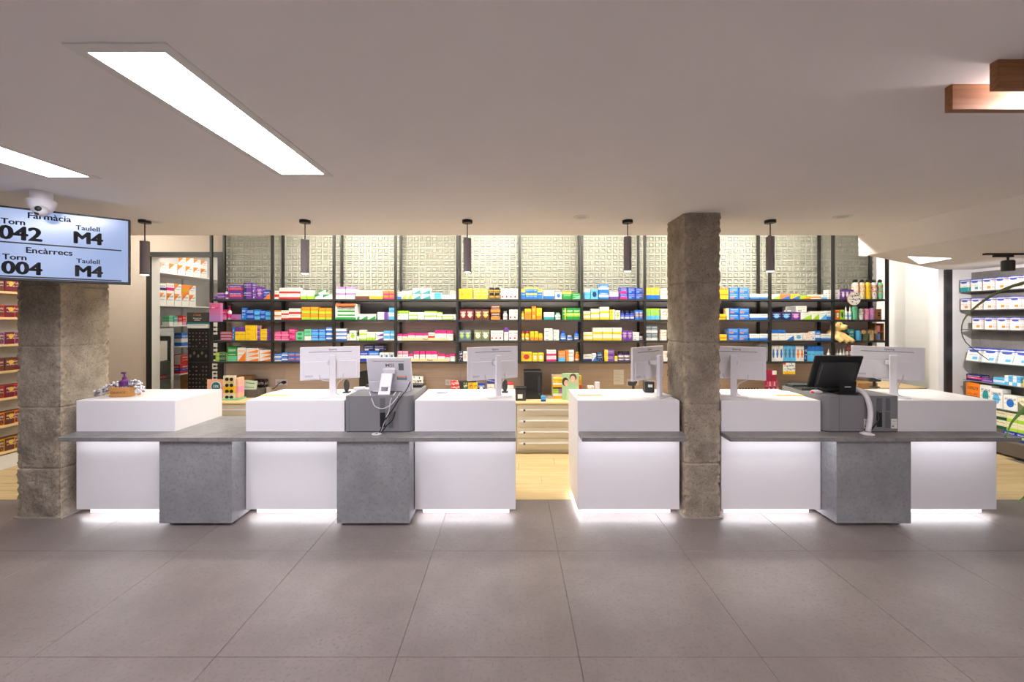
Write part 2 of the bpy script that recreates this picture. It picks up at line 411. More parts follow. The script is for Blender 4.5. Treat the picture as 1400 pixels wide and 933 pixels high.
worktop([(.625,3.55),(1.552,3.55),(1.60,3.70),(1.595,YF-e),(.628,YF-e)], 'short grey ledge with both ends free, left of bare pillar')
worktop([(1.945,3.55),(3.60,3.55),(3.612,YF-e),(3.612,4.33),(2.908,4.33),(2.908,YF-e),(1.955,YF-e)], 'grey worktop carrying the cash machine with the black touch terminal')
worktop([(3.603,3.55),(4.54,3.55),(4.56,YF-e),(3.6165,YF-e)], 'grey ledge of the rightmost white counter')
def block(x0, x1, label):
    t = thing('counter_block', label, 'counter block', ((x0+x1)/2, 3.9, 0), 0, 'concrete look counter blocks'); hw = (x1-x0)/2
    MB().bbox(-hw, hw, -.325, .41, .023, ZS-TH-.0008, .002).build('body', M_concl, t)
    MB().box(-hw+.06, hw-.06, -.26, .36, 0, .023).build('plinth', M_blk, t)
block(-3.165, -2.512, 'grey concrete-look block under the empty low worktop at left')
block(-1.572, -.921, 'grey concrete-look block below the pale touch terminal')
block(2.91, 3.58, 'grey concrete-look block below the black touch terminal')

# ------------------------------------------------------------------ ceiling lights, pendants, downlights
def ceiling_panel(x0, x1, y0, y1, label, z=ZC, m=None, grp='long recessed ceiling light panels'):
    t = thing('ceiling_light', label, 'ceiling light', ((x0+x1)/2, (y0+y1)/2, z), 0, grp); hw = (x1-x0)/2; hd = (y1-y0)/2; f = .045
    b = MB()
    b.box(-hw-f, hw+f, -hd-f, -hd, -.006, 0); b.box(-hw-f, hw+f, hd, hd+f, -.006, 0)
    b.box(-hw-f, -hw, -hd, hd, -.006, 0); b.box(hw, hw+f, -hd, hd, -.006, 0)
    b.build('frame', M_wallw, t)
    MB().box(-hw, hw, -hd, hd, -.003, 0).build('diffuser', m or E_panel, t)
ceiling_panel(-1.565, -1.280, 1.47, 2.71, 'long white ceiling light panel, the large one fully in view')
ceiling_panel(-3.21, -2.93, 1.52, 2.76, 'ceiling light panel cut by the left edge of the picture')
ceiling_panel(-1.565, -1.280, -1.9, -.66, 'ceiling light panel behind the viewer, nearer the left wall')
ceiling_panel(3.3, 3.585, -1.5, -.26, 'added fill light panel behind the viewer, nearest the display wall')  # unseen extra panel, added to brighten the right-hand counters
ceiling_panel(1.6, 1.885, -1.9, -.66, 'ceiling light panel behind the viewer, nearer the right wall')
for x0, x1, lb in ((-5.85, -5.25, 'storeroom door, added fill left of the'), (-3.0, -1.7, 'left'), (-.85, .40, 'middle'), (1.05, 1.75, 'pillar side, added fill over the'), (2.55, 4.0, 'right')):  # door and pillar panels are added fill for beige wall and rear ceiling
    ceiling_panel(x0, x1, 5.0, 5.22, 'light panel in the raised ceiling above the %s shelves' % lb, 3.45, E_well, 'light panels over the shelving')
ORD = ['first','second','third','fourth','fifth','sixth','seventh','eighth','ninth','tenth','eleventh','twelfth','thirteenth','fourteenth','fifteenth','sixteenth','seventeenth','eighteenth']
for i, (px, yt, yb) in enumerate(((198,330,376),(417,328,374),(639,326,372.5),(858,324,371),(1053,324,371))):
    Y = 4.0; X = PX(px, Y); z1 = PZ(yt, Y); z0 = PZ(yb, Y)
    t = thing('pendant_lamp', 'taupe cylinder pendant lamp over the counters, %s from left' % ORD[i], 'lamp', (X, Y, ZC), 0, 'cylinder pendant lamps')
    MB().lathe([(.05,-.03),(.052,-.026),(.052,-.001),(.05,0)], 24).build('canopy', M_blk, t, True)
    MB().tube([(0,0,-.03),(0,0,z1-ZC)], .005, 8).build('cord', M_blk, t)
    zz0, zz1 = z0-ZC, z1-ZC
    MB().lathe([(.034,zz0),(.039,zz0),(.039,zz1-.003),(.036,zz1),(.006,zz1)], 28).build('shade', M_pend, t, True)
    MB().lathe([(.001,zz0-.004),(.026,zz0-.004),(.032,zz0-.0005)], 20).build('bulb', E_pend, t, True)
for x, y, lb in ((795,297,'in the middle of the ceiling edge'),(1152,296,'right of the bare pillar'),(210,303,'beside the leftmost pendant lamp')):
    Y = F*(ZC-CAMH)/(HZ-y)
    t = thing('downlight', 'small round white downlight '+lb, 'downlight', (PX(x,Y), Y, ZC), 0, 'round ceiling downlights')
    MB().lathe([(.05,-.004),(.07,-.007),(.082,-.002),(.082,0)], 28).build('bezel', M_wallw, t, True)
    MB().lathe([(.001,-.0045),(.049,-.0045),(.05,-.0005)], 24).build('lens', M_plw2, t, True)
# dome camera in front of the screen
t = thing('security_camera', 'white turret security camera on ceiling in front of the screen', 'camera', (PX(57,3.10), 3.10, ZC))
MB().lathe([(.06,-.07),(.062,-.065),(.062,-.004),(.06,0)], 28).build('mount', M_plw, t, True)
MB().lathe([(.012,-.185),(.045,-.17),(.07,-.125),(.082,-.085),(.082,-.07)], 28).build('housing', M_plw, t, True)
MB().ball((.03,-.03,-.155), .045, 18, 12).build('eyeball', M_plw2, t, True)
MB().ball((.045,-.058,-.150), (.022,.022,.022), 14, 10).build('lens', M_blk, t, True)
MB().ball((.030,-.052,-.182), (.02,.02,.012), 12, 8).build('sensor_window', M_blk, t, True)
# timber lamp at the right
t = thing('timber_ceiling_lamp', 'brown timber board ceiling lamp at upper right', 'lamp', (2.5, 1.61, ZC))
for y in (-.095, .065): MB().bbox(-.65, .9, y, y+.031, -.108, 0, .002).build('board', M_oakb, t)
for x in (.25, .62): MB().bbox(x, x+.03, -.0635, .0645, -.108, 0, .002).build('cross_board', M_oakb, t)
MB().box(-.30, .24, -.035, .035, -.07, -.05).build('led_panel', emis('timber_lamp_led', (1,.94,.94), 300), t)
# little triangular light cut into the soffit
b = MB(); z = zs-.001
b.add([(4.75,4.78,z),(5.42,4.92,z),(5.52,5.40,z),(4.75,4.78,z-.004),(5.42,4.92,z-.004),(5.52,5.40,z-.004)], [(0,1,2),(5,4,3),(0,3,4,1),(1,4,5,2),(2,5,3,0)])
o = b.build('soffit_light', emis('soffit_light', (1,.98,.94), 3)); tag(o, 'small triangular white light in the soffit at right', 'ceiling light')

# ------------------------------------------------------------------ shelving
YS, DS = 5.80, .24
ZSH = [2.132, 1.831, 1.528, 1.222]
FP = [288,371.6,456,540.4,625,710.6,796,882,968,1053.5,1140,1214]
fx = [PX(p, YS) for p in FP]
sh = thing('steel_shelving', 'long black steel shelving full of medicine boxes along back wall', 'shelving', (0, YS, 0))
pw = .016
BPX = [308,388,468,548.5,629,710,791.5,872,953,1035.7,1118.6,1188]
for i, xx in enumerate(fx):
    MB().box(xx-pw, xx+pw, 0, .032, 1.206, 3.449).build('front_post', M_black, sh)
for p in BPX:
    xx = PX(p, YS+DS); MB().box(xx-pw, xx+pw, DS-.034, DS-.002, 1.206, 3.449).build('rear_post', M_black, sh)
for i in range(11):
    for z in ZSH:
        MB().bbox(fx[i]+pw, fx[i+1]-pw, .002, DS-.036, z-.016, z+.014, .002).build('shelf', M_shelf, sh)

# ------------------------------------------------------------------ printed carton materials
COL = dict(white=(232,230,224), cream=(232,222,190), red=(204,40,38), orange=(238,130,36), yellow=(242,200,30), gold=(214,160,40), lime=(160,205,50),
           green=(34,140,60), mint=(110,196,150), teal=(40,150,150), sky=(90,180,230), blue=(34,110,200), royal=(30,60,170), navy=(26,36,92),
           purple=(104,52,150), mauve=(170,120,180), magenta=(214,30,120), pink=(238,150,180), brown=(96,50,36), maroon=(110,24,40), grey=(150,150,152),
           black=(26,24,26), plum=(98,44,108), rose=(196,104,150), olive=(110,116,84), peach=(240,180,150), beige=(206,186,150), forest=(28,84,50), slate=(96,112,128))
PM = {}
def pmat(base, acc, style):
    k = (base, acc, style)
    if k in PM: return PM[k]
    m, b = base_mat('print_%s_%s_%s' % k, COL[base], .42); t = NT(m)
    tc = t.new('ShaderNodeTexCoord'); sp = t.new('ShaderNodeSeparateXYZ'); t.l.new(tc.outputs['Generated'], sp.inputs[0])
    z = sp.outputs[2]; M = t.math; sn = t.new('ShaderNodeSeparateXYZ'); t.l.new(tc.outputs['Normal'], sn.inputs[0])
    side = M('GREATER_THAN', M('ABSOLUTE', sn.outputs[0]), .6)
    x = M('ADD', M('MULTIPLY', sp.outputs[0], M('SUBTRACT', 1, side)), M('MULTIPLY', sp.outputs[1], side))
    def rng(v, a, c): return M('MULTIPLY', M('GREATER_THAN', v, a), M('LESS_THAN', v, c))
    if style == 'bt': f = M('LESS_THAN', z, .36)
    elif style == 'tp': f = M('GREATER_THAN', z, .68)
    elif style == 'st': f = rng(z, .28, .58)
    elif style == 'lf': f = M('LESS_THAN', x, .34)
    elif style == 'rt': f = M('GREATER_THAN', x, .62)
    elif style == 'dg': f = M('LESS_THAN', M('ADD', z, M('MULTIPLY', x, -.75)), -.02)
    elif style == 'du': f = M('GREATER_THAN', M('ADD', z, M('MULTIPLY', x, -.8)), .42)
    elif style == 'ci':
        dx = M('SUBTRACT', x, .5); dz = M('SUBTRACT', z, .48)
        f = M('LESS_THAN', M('ADD', M('MULTIPLY', dx, dx), M('MULTIPLY', dz, dz)), .075)
    elif style == 'dot':
        v = t.new('ShaderNodeTexVoronoi'); v.inputs['Scale'].default_value = 6; t.l.new(tc.outputs['Generated'], v.inputs['Vector'])
        f = M('LESS_THAN', v.outputs['Distance'], .32)
    else: f = M('MULTIPLY', rng(x, .12, .5), rng(z, .14, .34))
    c1 = t.mix(f, lin(COL[base]), lin(COL[acc]))
    nz = t.new('ShaderNodeTexNoise'); nz.inputs['Scale'].default_value = 1; nz.inputs['Detail'].default_value = 2
    mp = t.new('ShaderNodeMapping'); mp.inputs['Scale'].default_value = (26, 26, 22); mp.inputs['Location'].default_value = (hash(base+acc+style) % 17, 0, 0) if False else (len(base)*3.7+len(acc), 0, 0)
    t.l.new(tc.outputs['Generated'], mp.inputs['Vector']); t.l.new(mp.outputs[0], nz.inputs['Vector'])
    win = M('MULTIPLY', rng(x, .1, .9), M('ADD', rng(z, .66, .82), rng(z, .42, .5)))
    tx = M('MULTIPLY', win, M('GREATER_THAN', nz.outputs[0], .5))
    dark = sum(COL[base]) < 380
    inkc = lin((236,232,226)) if dark else (lin(COL[acc]) if style in ('bt','pl','st','dg','dot') and acc != 'white' else lin((70,70,96)))
    t.l.new(t.mix(M('MULTIPLY', tx, .8), c1, inkc), b.inputs['Base Color'])
    PM[k] = m; return m
def look(base, acc): return base if acc == base else '%s and %s' % (base, acc)
def carton_mesh(w_, d_, h_, m): return MB().bbox(-w_/2, w_/2, 0, d_, 0, h_, .0025).mesh('carton', m)
def bottle(X, Y, z, w_, h_, base, acc, label, group, kind='b', rz=0, cat='bottle'):
    """lathe bottle, jar, flask, spray or pump standing at X,Y,z (front at Y)"""
    r = w_/2; name = {'b':'pill_bottle','j':'jar','t':'steel_flask','s':'spray_bottle','p':'pump_bottle','u':'tumbler'}[kind]
    t = thing(name, label, cat, (X, Y+r, z), rz, group); mb = pmat(base, acc, 'dot') if kind == 't' and acc != base else paint(COL[base]); mc = paint(COL[acc])
    if kind == 'b':
        hb = h_*.74
        MB().lathe([(r*.92,0),(r,.004),(r,hb*.86),(r*.62,hb),(r*.6,h_*.78)], 16).build('body', mb, t, True)
        MB().lathe([(r*.66,h_*.77),(r*.68,h_*.775),(r*.68,h_*.99),(r*.6,h_)], 16).build('cap', mc, t, True)
        MB().lathe([(r*1.008,hb*.18),(r*1.015,hb*.2),(r*1.015,hb*.72),(r*1.008,hb*.74)], 16).build('label_wrap', pmat(base if base != acc else 'white', 'white', 'bt') if base != 'white' else pmat('white', acc, 'st'), t, True)
    elif kind == 'j':
        MB().lathe([(r*.9,0),(r,.004),(r,h_*.66),(r*.85,h_*.72)], 16).build('body', mb, t, True)
        MB().lathe([(r*.94,h_*.70),(r*.97,h_*.71),(r*.97,h_*.985),(r*.9,h_)], 16).build('lid', mc, t, True)
        MB().lathe([(r*1.005,h_*.14),(r*1.012,h_*.15),(r*1.012,h_*.56),(r*1.005,h_*.57)], 16).build('label_wrap', pmat('gold' if base == 'black' else 'white', acc, 'st'), t, True)
    elif kind == 't':
        hb = h_*.86
        MB().lathe([(r*.9,0),(r,.008),(r,hb*.86),(r*.9,hb*.94),(r*.6,hb),(r*.58,hb+.006)], 20).build('body', mb, t, True)
        c = MB(); c.lathe([(r*.62,hb+.002),(r*.64,hb+.004),(r*.64,h_*.97),(r*.5,h_*.985)], 18)
        c.tube(curve_pts([(-r*.55,0,h_*.92),(-r*.3,0,h_*1.0),(r*.5,0,h_*1.0),(r*.9,0,h_*.93)], 12), r*.14, 8)
        c.build('screw_cap', M_blk, t, True)
    elif kind == 's':
        hb = h_*.66
        MB().lathe([(r*.9,0),(r,.004),(r,hb*.9),(r*.4,hb),(r*.36,h_*.72)], 14).build('body', mb, t, True)
        MB().lathe([(r*.5,h_*.7),(r*.52,h_*.72),(r*.4,h_*.84),(r*.2,h_*.9),(r*.18,h_)], 14).build('nozzle', M_plw, t, True)
        MB().lathe([(r*1.005,hb*.15),(r*1.015,hb*.17),(r*1.015,hb*.75),(r*1.005,hb*.77)], 14).build('label_wrap', pmat('white', acc, 'st'), t, True)
    elif kind == 'p':
        hb = h_*.68
        MB().lathe([(r*.9,0),(r,.004),(r,hb*.9),(r*.45,hb),(r*.4,hb+.004)], 16).build('body', mb, t, True)
        c = MB(); c.lathe([(r*.46,hb),(r*.46,h_*.78),(r*.2,h_*.8),(r*.18,h_*.92)], 14); c.bbox(-r*.75, r*.3, -r*.22, r*.22, h_*.92, h_, .002); c.build('pump', mc, t, True)
        MB().lathe([(r*1.005,hb*.2),(r*1.015,hb*.22),(r*1.015,hb*.62),(r*1.005,hb*.64)], 16).build('label_wrap', mc if base != acc else pmat(base, 'white', 'bt'), t, True)
    elif kind == 'u':
        MB().lathe([(r*.86,0),(r*.9,.005),(r,h_*.9),(r*1.02,h_*.91)], 20).build('body', mb, t, True)
        MB().lathe([(r*1.05,h_*.9),(r*1.06,h_*.91),(r*1.04,h_*.985),(r*.9,h_)], 20).build('lid', M_dark, t, True)
        dd = MB(); dd.lathe([(r*.75,0),(r*.75,.003)], 20, M=Matrix.Translation((r*.7,-r-.012,h_*.76)) @ Matrix.Rotation(R(90),4,'X')); dd.build('round_tag', M_kraft, t)
    return t
# shelf table: bay, shelf, crop origin x, lines "x0 x1 top cols rows kind style base accent [@bottom]" (crop px, 4.91 per photo px)
ST = {}
def S(bay, shelf, ox, txt): ST[(bay, shelf)] = (ox, [l.split() for l in txt.strip().split(';') if l.strip()])
S(1,1,280,'50 80 468 1 1 c pl purple white;82 130 445 1 2 c tp purple mauve;133 155 410 1 1 p - white purple;157 252 393 1 2 c st purple red;257 317 378 1 2 c lf purple navy;319 343 400 1 2 c pl purple white;346 386 405 1 1 c ci purple mauve;389 441 428 1 1 c dg royal orange')
S(1,2,280,'112 142 560 1 1 c bt magenta pink;146 172 535 1 1 p - white magenta;175 243 592 1 1 c pl mauve magenta;247 275 548 1 1 c pl blue sky;277 329 562 1 2 c bt blue royal;331 369 560 1 2 c tp sky blue;371 404 568 1 2 c bt blue royal;406 443 568 1 2 c tp sky blue')
S(1,3,280,'103 180 708 1 3 c st red sky;183 198 678 1 1 c pl blue white;200 268 680 2 1 c tp yellow purple;270 337 665 1 3 c pl yellow gold;339 373 665 1 3 c lf purple yellow;375 442 690 1 3 c rt yellow purple')
S(1,4,280,'70 146 850 1 2 c lf forest lime;150 212 808 1 1 c bt green mint;216 275 815 1 1 c dg white orange;278 361 820 1 3 c dg white orange;365 442 832 1 3 c dg white orange')
S(2,1,280,'462 495 432 1 1 c st white red;498 565 412 1 2 c bt white red;567 636 412 1 2 c bt white red;641 681 430 1 1 c bt white lime;684 726 430 1 1 c bt white lime;738 796 457 1 1 c du white green;798 857 457 1 1 c du white green;762 815 428 1 1 c du white green @457')
S(2,2,280,'465 509 565 1 2 c tp white orange;511 560 565 1 2 c bt white red;562 640 552 1 2 c bt white red;648 706 542 1 2 c bt orange lime;708 761 542 1 2 c bt orange lime;764 809 548 1 2 c bt orange lime;811 852 548 1 2 c bt orange lime')
S(2,3,280,'462 510 708 1 2 c bt magenta pink;512 562 708 1 2 c bt magenta pink;565 608 690 1 2 c pl magenta maroon;610 665 710 1 2 c ci mint green;668 713 692 1 1 c bt mint white;716 763 692 1 2 c bt blue sky;765 810 692 1 2 c bt blue sky;813 855 678 1 3 c st blue white')
S(2,4,280,'463 512 858 1 2 c bt blue white;514 555 850 1 2 c st blue white;557 605 852 1 2 c st blue red;607 650 852 1 2 c st blue red;655 700 852 1 2 c st blue red;705 760 850 1 2 c pl white blue')
S(3,1,440,'95 157 405 1 2 c tp white mauve;160 221 405 1 2 c tp white mauve;225 313 430 1 1 c bt cream brown;316 409 430 1 1 c bt cream gold;413 450 432 1 2 c bt orange magenta;452 487 432 1 2 c bt orange magenta')
S(3,2,440,'219 253 590 1 1 c dg white green;255 307 590 1 1 c dg white green;309 362 590 1 1 c dg white green;373 447 577 1 1 c rt white purple;450 487 548 1 1 c st sky white')
S(3,3,440,'85 163 690 1 3 c bt white blue;166 182 725 1 1 c pl white orange;184 230 703 1 1 c ci white lime;232 249 740 1 1 c pl white lime;251 298 698 1 2 c bt white lime;300 358 712 3 1 c bt white lime;360 413 712 1 2 c dg white purple;415 456 703 1 2 c bt sky white;458 487 703 1 2 c bt sky white')
S(3,4,440,'256 310 840 1 1 c st royal white;312 383 840 1 1 c st blue white;278 420 798 2 1 c pl navy white @838;387 417 850 1 1 c ci white blue;419 450 850 1 1 c ci white blue;452 485 850 1 1 c ci white blue')
S(4,1,440,'500 530 437 1 1 c bt white blue;533 605 433 2 1 c dg white lime;608 662 415 1 2 c dg white teal;665 729 415 1 2 c dg white teal;731 803 445 1 1 c lf sky white;805 856 458 1 1 c pl white pink;858 905 435 1 1 c tp white cream')
S(4,2,440,'502 580 568 3 1 c tp white lime;583 639 578 1 2 c bt white lime;641 686 578 1 2 c pl white pink;688 768 570 1 2 c tp white lime;769 804 577 1 2 c tp white lime;806 880 592 1 2 c bt white lime;882 902 592 1 1 c pl white grey')
S(4,3,440,'500 538 725 1 1 c tp white magenta;541 573 727 1 1 c tp white magenta;576 625 718 1 1 c tp white magenta;627 676 720 1 1 c tp white magenta;678 712 720 1 1 c tp white magenta;714 756 715 1 1 c st white red;758 836 700 2 1 c tp white magenta;839 880 703 1 1 c tp white magenta')
S(4,4,440,'503 541 840 1 1 c tp white pink;543 578 840 1 1 c tp white pink;580 613 858 1 1 c tp white magenta;616 653 840 1 1 c tp white magenta;656 693 840 1 1 c tp white magenta;696 775 840 2 1 c tp white magenta;778 825 858 1 1 c tp white magenta;827 858 868 1 1 c tp white magenta;861 895 858 1 1 c tp white magenta')
S(5,1,600,'132 225 418 2 1 c ci yellow gold;238 327 418 2 1 c dot yellow cream;337 371 410 1 2 j - black black;373 408 410 1 2 j - black black;417 532 418 4 1 c pl white red')
S(5,2,600,'140 232 560 2 1 c ci maroon peach;241 338 560 2 1 c ci brown gold;348 412 528 1 2 c bt brown orange;430 460 570 1 1 b - white grey;472 530 560 2 1 c pl white red')
S(5,3,600,'132 216 700 2 1 c ci slate lime;236 340 700 2 1 c ci olive cream;348 433 703 3 1 c pl white red;438 467 683 1 1 c tp white purple;470 530 703 2 1 c pl white magenta')
S(5,4,600,'135 160 840 1 1 c dot navy white;162 190 842 1 1 c ci white peach')
S(6,1,600,'550 581 420 1 1 c tp blue yellow;583 660 408 3 2 c tp blue yellow;662 695 420 1 1 c tp blue yellow;705 776 430 1 1 c bt white blue;782 825 440 1 1 c ci white blue;831 892 437 1 1 c tp green yellow;895 952 447 1 1 c dg green mint')
S(6,2,600,'548 573 570 1 1 b - yellow gold;576 621 555 1 1 c tp orange yellow;623 653 538 1 2 c ci orange yellow;655 692 550 1 1 c bt yellow orange;705 776 578 1 1 c bt white teal;781 820 580 1 1 b - white mint;832 854 550 1 1 c rt green yellow;856 950 550 2 1 c st green lime')
S(6,3,600,'547 575 707 1 1 b - yellow red;578 608 707 1 1 b - yellow red;612 640 708 1 1 c bt yellow orange;642 668 708 1 1 c bt yellow orange;670 697 722 1 1 c bt yellow orange;708 765 688 1 3 c pl white grey;768 808 697 1 3 c pl white grey;816 855 705 1 1 b - blue royal;860 900 735 1 1 b - blue white;911 943 707 1 1 b - blue royal')
S(6,4,600,'548 625 845 1 1 c ci yellow red;628 665 852 1 1 c ci yellow white;667 705 852 1 1 c ci yellow white;723 788 832 1 2 c bt white magenta;803 850 837 1 1 c bt orange sky;853 908 832 1 1 c lf white orange;913 946 845 1 1 b - orange gold')
S(7,1,760,'190 230 420 1 1 c tp sky white;234 285 422 1 1 c ci sky navy;290 356 388 1 2 c st blue white;361 421 437 1 1 c bt white purple;430 481 410 1 2 c bt royal magenta;484 533 410 1 2 c pl royal sky;536 585 412 1 2 c pl royal sky')
S(7,2,760,'182 233 570 1 2 c bt white yellow;236 293 555 1 2 c bt white yellow;296 359 542 1 2 c bt white yellow;362 397 560 1 1 c rt yellow white;399 432 565 1 1 c ci white lime;435 462 570 1 1 b - royal navy;466 498 568 1 1 b - royal navy;500 529 568 1 1 b - royal navy;533 585 563 2 1 c ci blue orange')
S(7,3,760,'182 247 712 1 2 c bt white yellow;249 313 683 1 2 c bt white yellow;315 378 683 1 2 c bt white yellow;380 443 683 1 2 c bt white yellow;445 515 702 2 1 c ci purple mauve;518 560 712 1 2 c pl white grey;562 586 722 1 1 j - purple black')
S(7,4,760,'182 242 862 1 1 c bt white navy;244 272 855 1 1 c dg white blue;275 313 850 1 1 c dot navy sky;327 392 830 1 2 c lf purple yellow;394 418 860 1 1 b - yellow black;420 460 840 1 1 j - purple black;462 500 840 1 1 j - purple black')
S(8,1,760,'603 697 412 3 1 c bt yellow blue;701 745 418 1 1 c dot white orange;748 790 418 1 1 c dot white orange')
S(8,2,760,'603 697 553 3 1 c bt lime sky;705 745 555 1 1 c dot white orange;748 790 555 1 1 c dot white orange')
S(8,3,760,'601 683 668 2 2 c bt slate white;703 745 697 1 1 c dot white orange')
S(8,4,760,'720 765 840 1 1 c dot white orange')
S(9,1,960,'120 178 407 1 2 c tp yellow orange;182 245 403 1 2 c pl blue orange;247 313 403 1 2 c pl blue orange;320 385 445 1 1 c bt white blue;387 440 445 1 1 c bt white blue')
S(9,2,960,'110 160 585 1 1 c st yellow orange;165 181 545 1 1 c pl cream gold;183 247 545 1 2 c pl blue orange;249 318 545 1 2 c pl blue orange;322 386 583 1 1 c bt white blue;388 443 583 1 1 c bt white blue')
S(9,3,960,'110 167 725 1 1 c st yellow orange;174 245 685 1 2 c pl blue orange;247 313 685 1 2 c pl blue orange;320 385 722 1 1 c bt white blue;388 445 722 1 1 c bt white blue')
S(9,4,960,'382 445 785 1 1 c pl grey white')
S(10,1,960,'468 526 447 1 1 c dg white lime;528 591 447 1 1 c dg orange blue;598 658 447 1 1 c dg yellow blue;665 730 457 1 1 c dg lime orange;733 801 450 1 1 c st white orange;803 843 450 1 1 c bt white sky;845 878 418 1 2 c pl white grey')
S(10,2,960,'468 532 572 1 1 c ci navy sky;534 598 572 1 1 c ci navy sky;600 662 572 1 1 c ci purple pink;565 631 530 1 1 c pl grey white @570;633 703 528 1 1 c pl white grey @570;665 735 573 1 1 c dg white lime;737 787 565 1 1 c dg white lime;790 838 565 1 1 c dg white sky;840 878 562 1 1 c bt white blue')
S(10,3,960,'466 512 695 1 1 c tp white blue;514 560 695 1 1 c tp white blue;562 618 718 1 1 c dg white blue;620 677 718 1 1 c ci white sky;682 740 715 1 1 c dot white orange;742 761 705 1 1 c pl white blue;763 796 700 1 1 c st blue white;800 866 722 1 1 c bt white blue')
S(10,4,960,'466 545 800 3 1 c ci white blue;548 628 800 3 1 c ci sky slate;631 686 803 2 1 c ci white orange;689 705 808 1 1 c pl navy sky;708 817 803 4 1 c tp sky blue;845 872 820 1 1 s - white sky')
S(11,1,960,'893 926 418 1 2 c pl white mauve;932 1020 417 3 1 c ci purple white;1022 1063 350 1 1 t - white peach;1068 1103 350 1 1 t - cream orange;1106 1142 350 1 1 t - yellow gold;1146 1186 350 1 1 t - white red;1189 1227 350 1 1 t - mint red')
S(11,2,960,'893 925 555 1 1 c ci orange white;928 957 555 1 1 c ci lime forest;961 986 530 1 1 s - white sky;989 1009 530 1 1 s - white sky;1011 1058 514 1 1 t - mint mint;1061 1093 535 1 1 t - white grey;1096 1131 535 1 1 t - pink mauve;1134 1169 530 1 1 t - mauve pink')
S(11,3,960,'986 1022 690 1 1 c dot teal slate;1041 1084 690 1 1 u - sky sky;1090 1128 690 1 1 u - olive olive;1131 1166 690 1 1 u - beige beige')
S(11,4,960,'903 923 820 1 1 s - white sky;926 945 820 1 1 s - white sky;948 966 820 1 1 s - white sky;969 990 805 1 1 p - white red;993 1015 805 1 1 p - white red')
BOT = {1:(488,628,768,908)}
SHN = ['top','second','third','bottom']
KN = dict(c='carton', b='plastic bottle', j='jar', t='steel flask', s='spray bottle', p='pump bottle', u='lidded tumbler')
KG = dict(c='medicine cartons on the steel shelving', b='pill bottles on the steel shelving', j='jars on the steel shelving', t='steel flasks on the right bay',
          s='spray bottles on the right bay', p='pump bottles on the steel shelving', u='lidded tumblers on the right bay')
UP = F/5.83
for (bay, shelf), (ox, rows) in ST.items():
    yb0 = (488,628,768,908)[shelf-1] if ox != 960 else (481,622,765,906)[shelf-1]
    zt = ZSH[shelf-1]+.0142; Y = 5.826; s = 4.91*UP
    base_rows = sorted([r for r in rows if not r[-1].startswith('@')], key=lambda r: float(r[0]))
    lo = fx[bay-1]+pw+.004; hi = fx[bay]-pw-.004; col = 0; heights = []
    items = []
    for r in rows:
        x0, x1, yt = float(r[0]), float(r[1]), float(r[2]); nc, nr = int(r[3]), int(r[4]); up = r[-1].startswith('@')
        items.append((x0, x1, yt, nc, nr, r[5], r[6], r[7], r[8], float(r[9][1:]) if up else None))
    items.sort(key=lambda q: (q[9] is not None, q[0]))
    for it in items:
        x0, x1, yt, nc, nr, kd, stl, ba, ac, up = it
        H = ((up or yb0)-yt)/s; wpx = (x1-x0)/nc
        for c in range(nc):
            xa = PX(ox+(x0+c*wpx)/4.91, Y); xb = PX(ox+(x0+(c+1)*wpx)/4.91, Y)
            xa = max(xa, lo)+.0012; xb = min(xb, hi)-.0012
            if xb-xa < .015: continue
            col += 1; zb = zt
            if up:
                xm0, xm1 = xa, xb; zb = max([h for (a, b_, h) in heights if a < xb and b_ > xa] or [zt])+.0005; H = max(.03, H)
            hh = H/nr; dep = min(.165, max(.07, random.uniform(.55, 1.0)*max(xb-xa, .11)))
            for q in range(nr):
                lvl = '' if nr == 1 else ({2:['lower in ','upper in '],3:['bottom in ','middle in ','top in ']}[nr][q])
                loc_ = '%s%s, %s shelf, %s bay from left' % (lvl, (ORD[col-1]+' column') if not up else 'laid on top', SHN[shelf-1], ORD[bay-1])
                if up and nc > 1: loc_ = '%s laid on top, %s shelf, %s bay from left' % (ORD[c], SHN[shelf-1], ORD[bay-1])
                lab = '%s %s, %s' % (look(ba, ac), KN[kd], loc_)
                if kd == 'c':
                    o = inst(carton_mesh(xb-xa-.001, dep, hh-.0008, pmat(ba, ac, stl)), 'carton', None, ((xa+xb)/2, Y+random.uniform(0,.006), zb+q*hh))
                    tag(o, lab, 'carton', KG[kd])
                else:
                    bottle((xa+xb)/2, Y, zb+q*hh, xb-xa-.002, hh-.0008, ba, ac, lab, KG[kd], kd, 0, {'j':'jar','t':'flask','u':'tumbler'}.get(kd, 'bottle'))
            heights.append((xa, xb, zb+hh*nr))
# --- extras on the shelving
def PZs(cy, Y=5.80): return PZ(310+cy/4.91, Y)
def PXs(ox, cx, Y=5.80): return PX(ox+cx/4.91, Y)
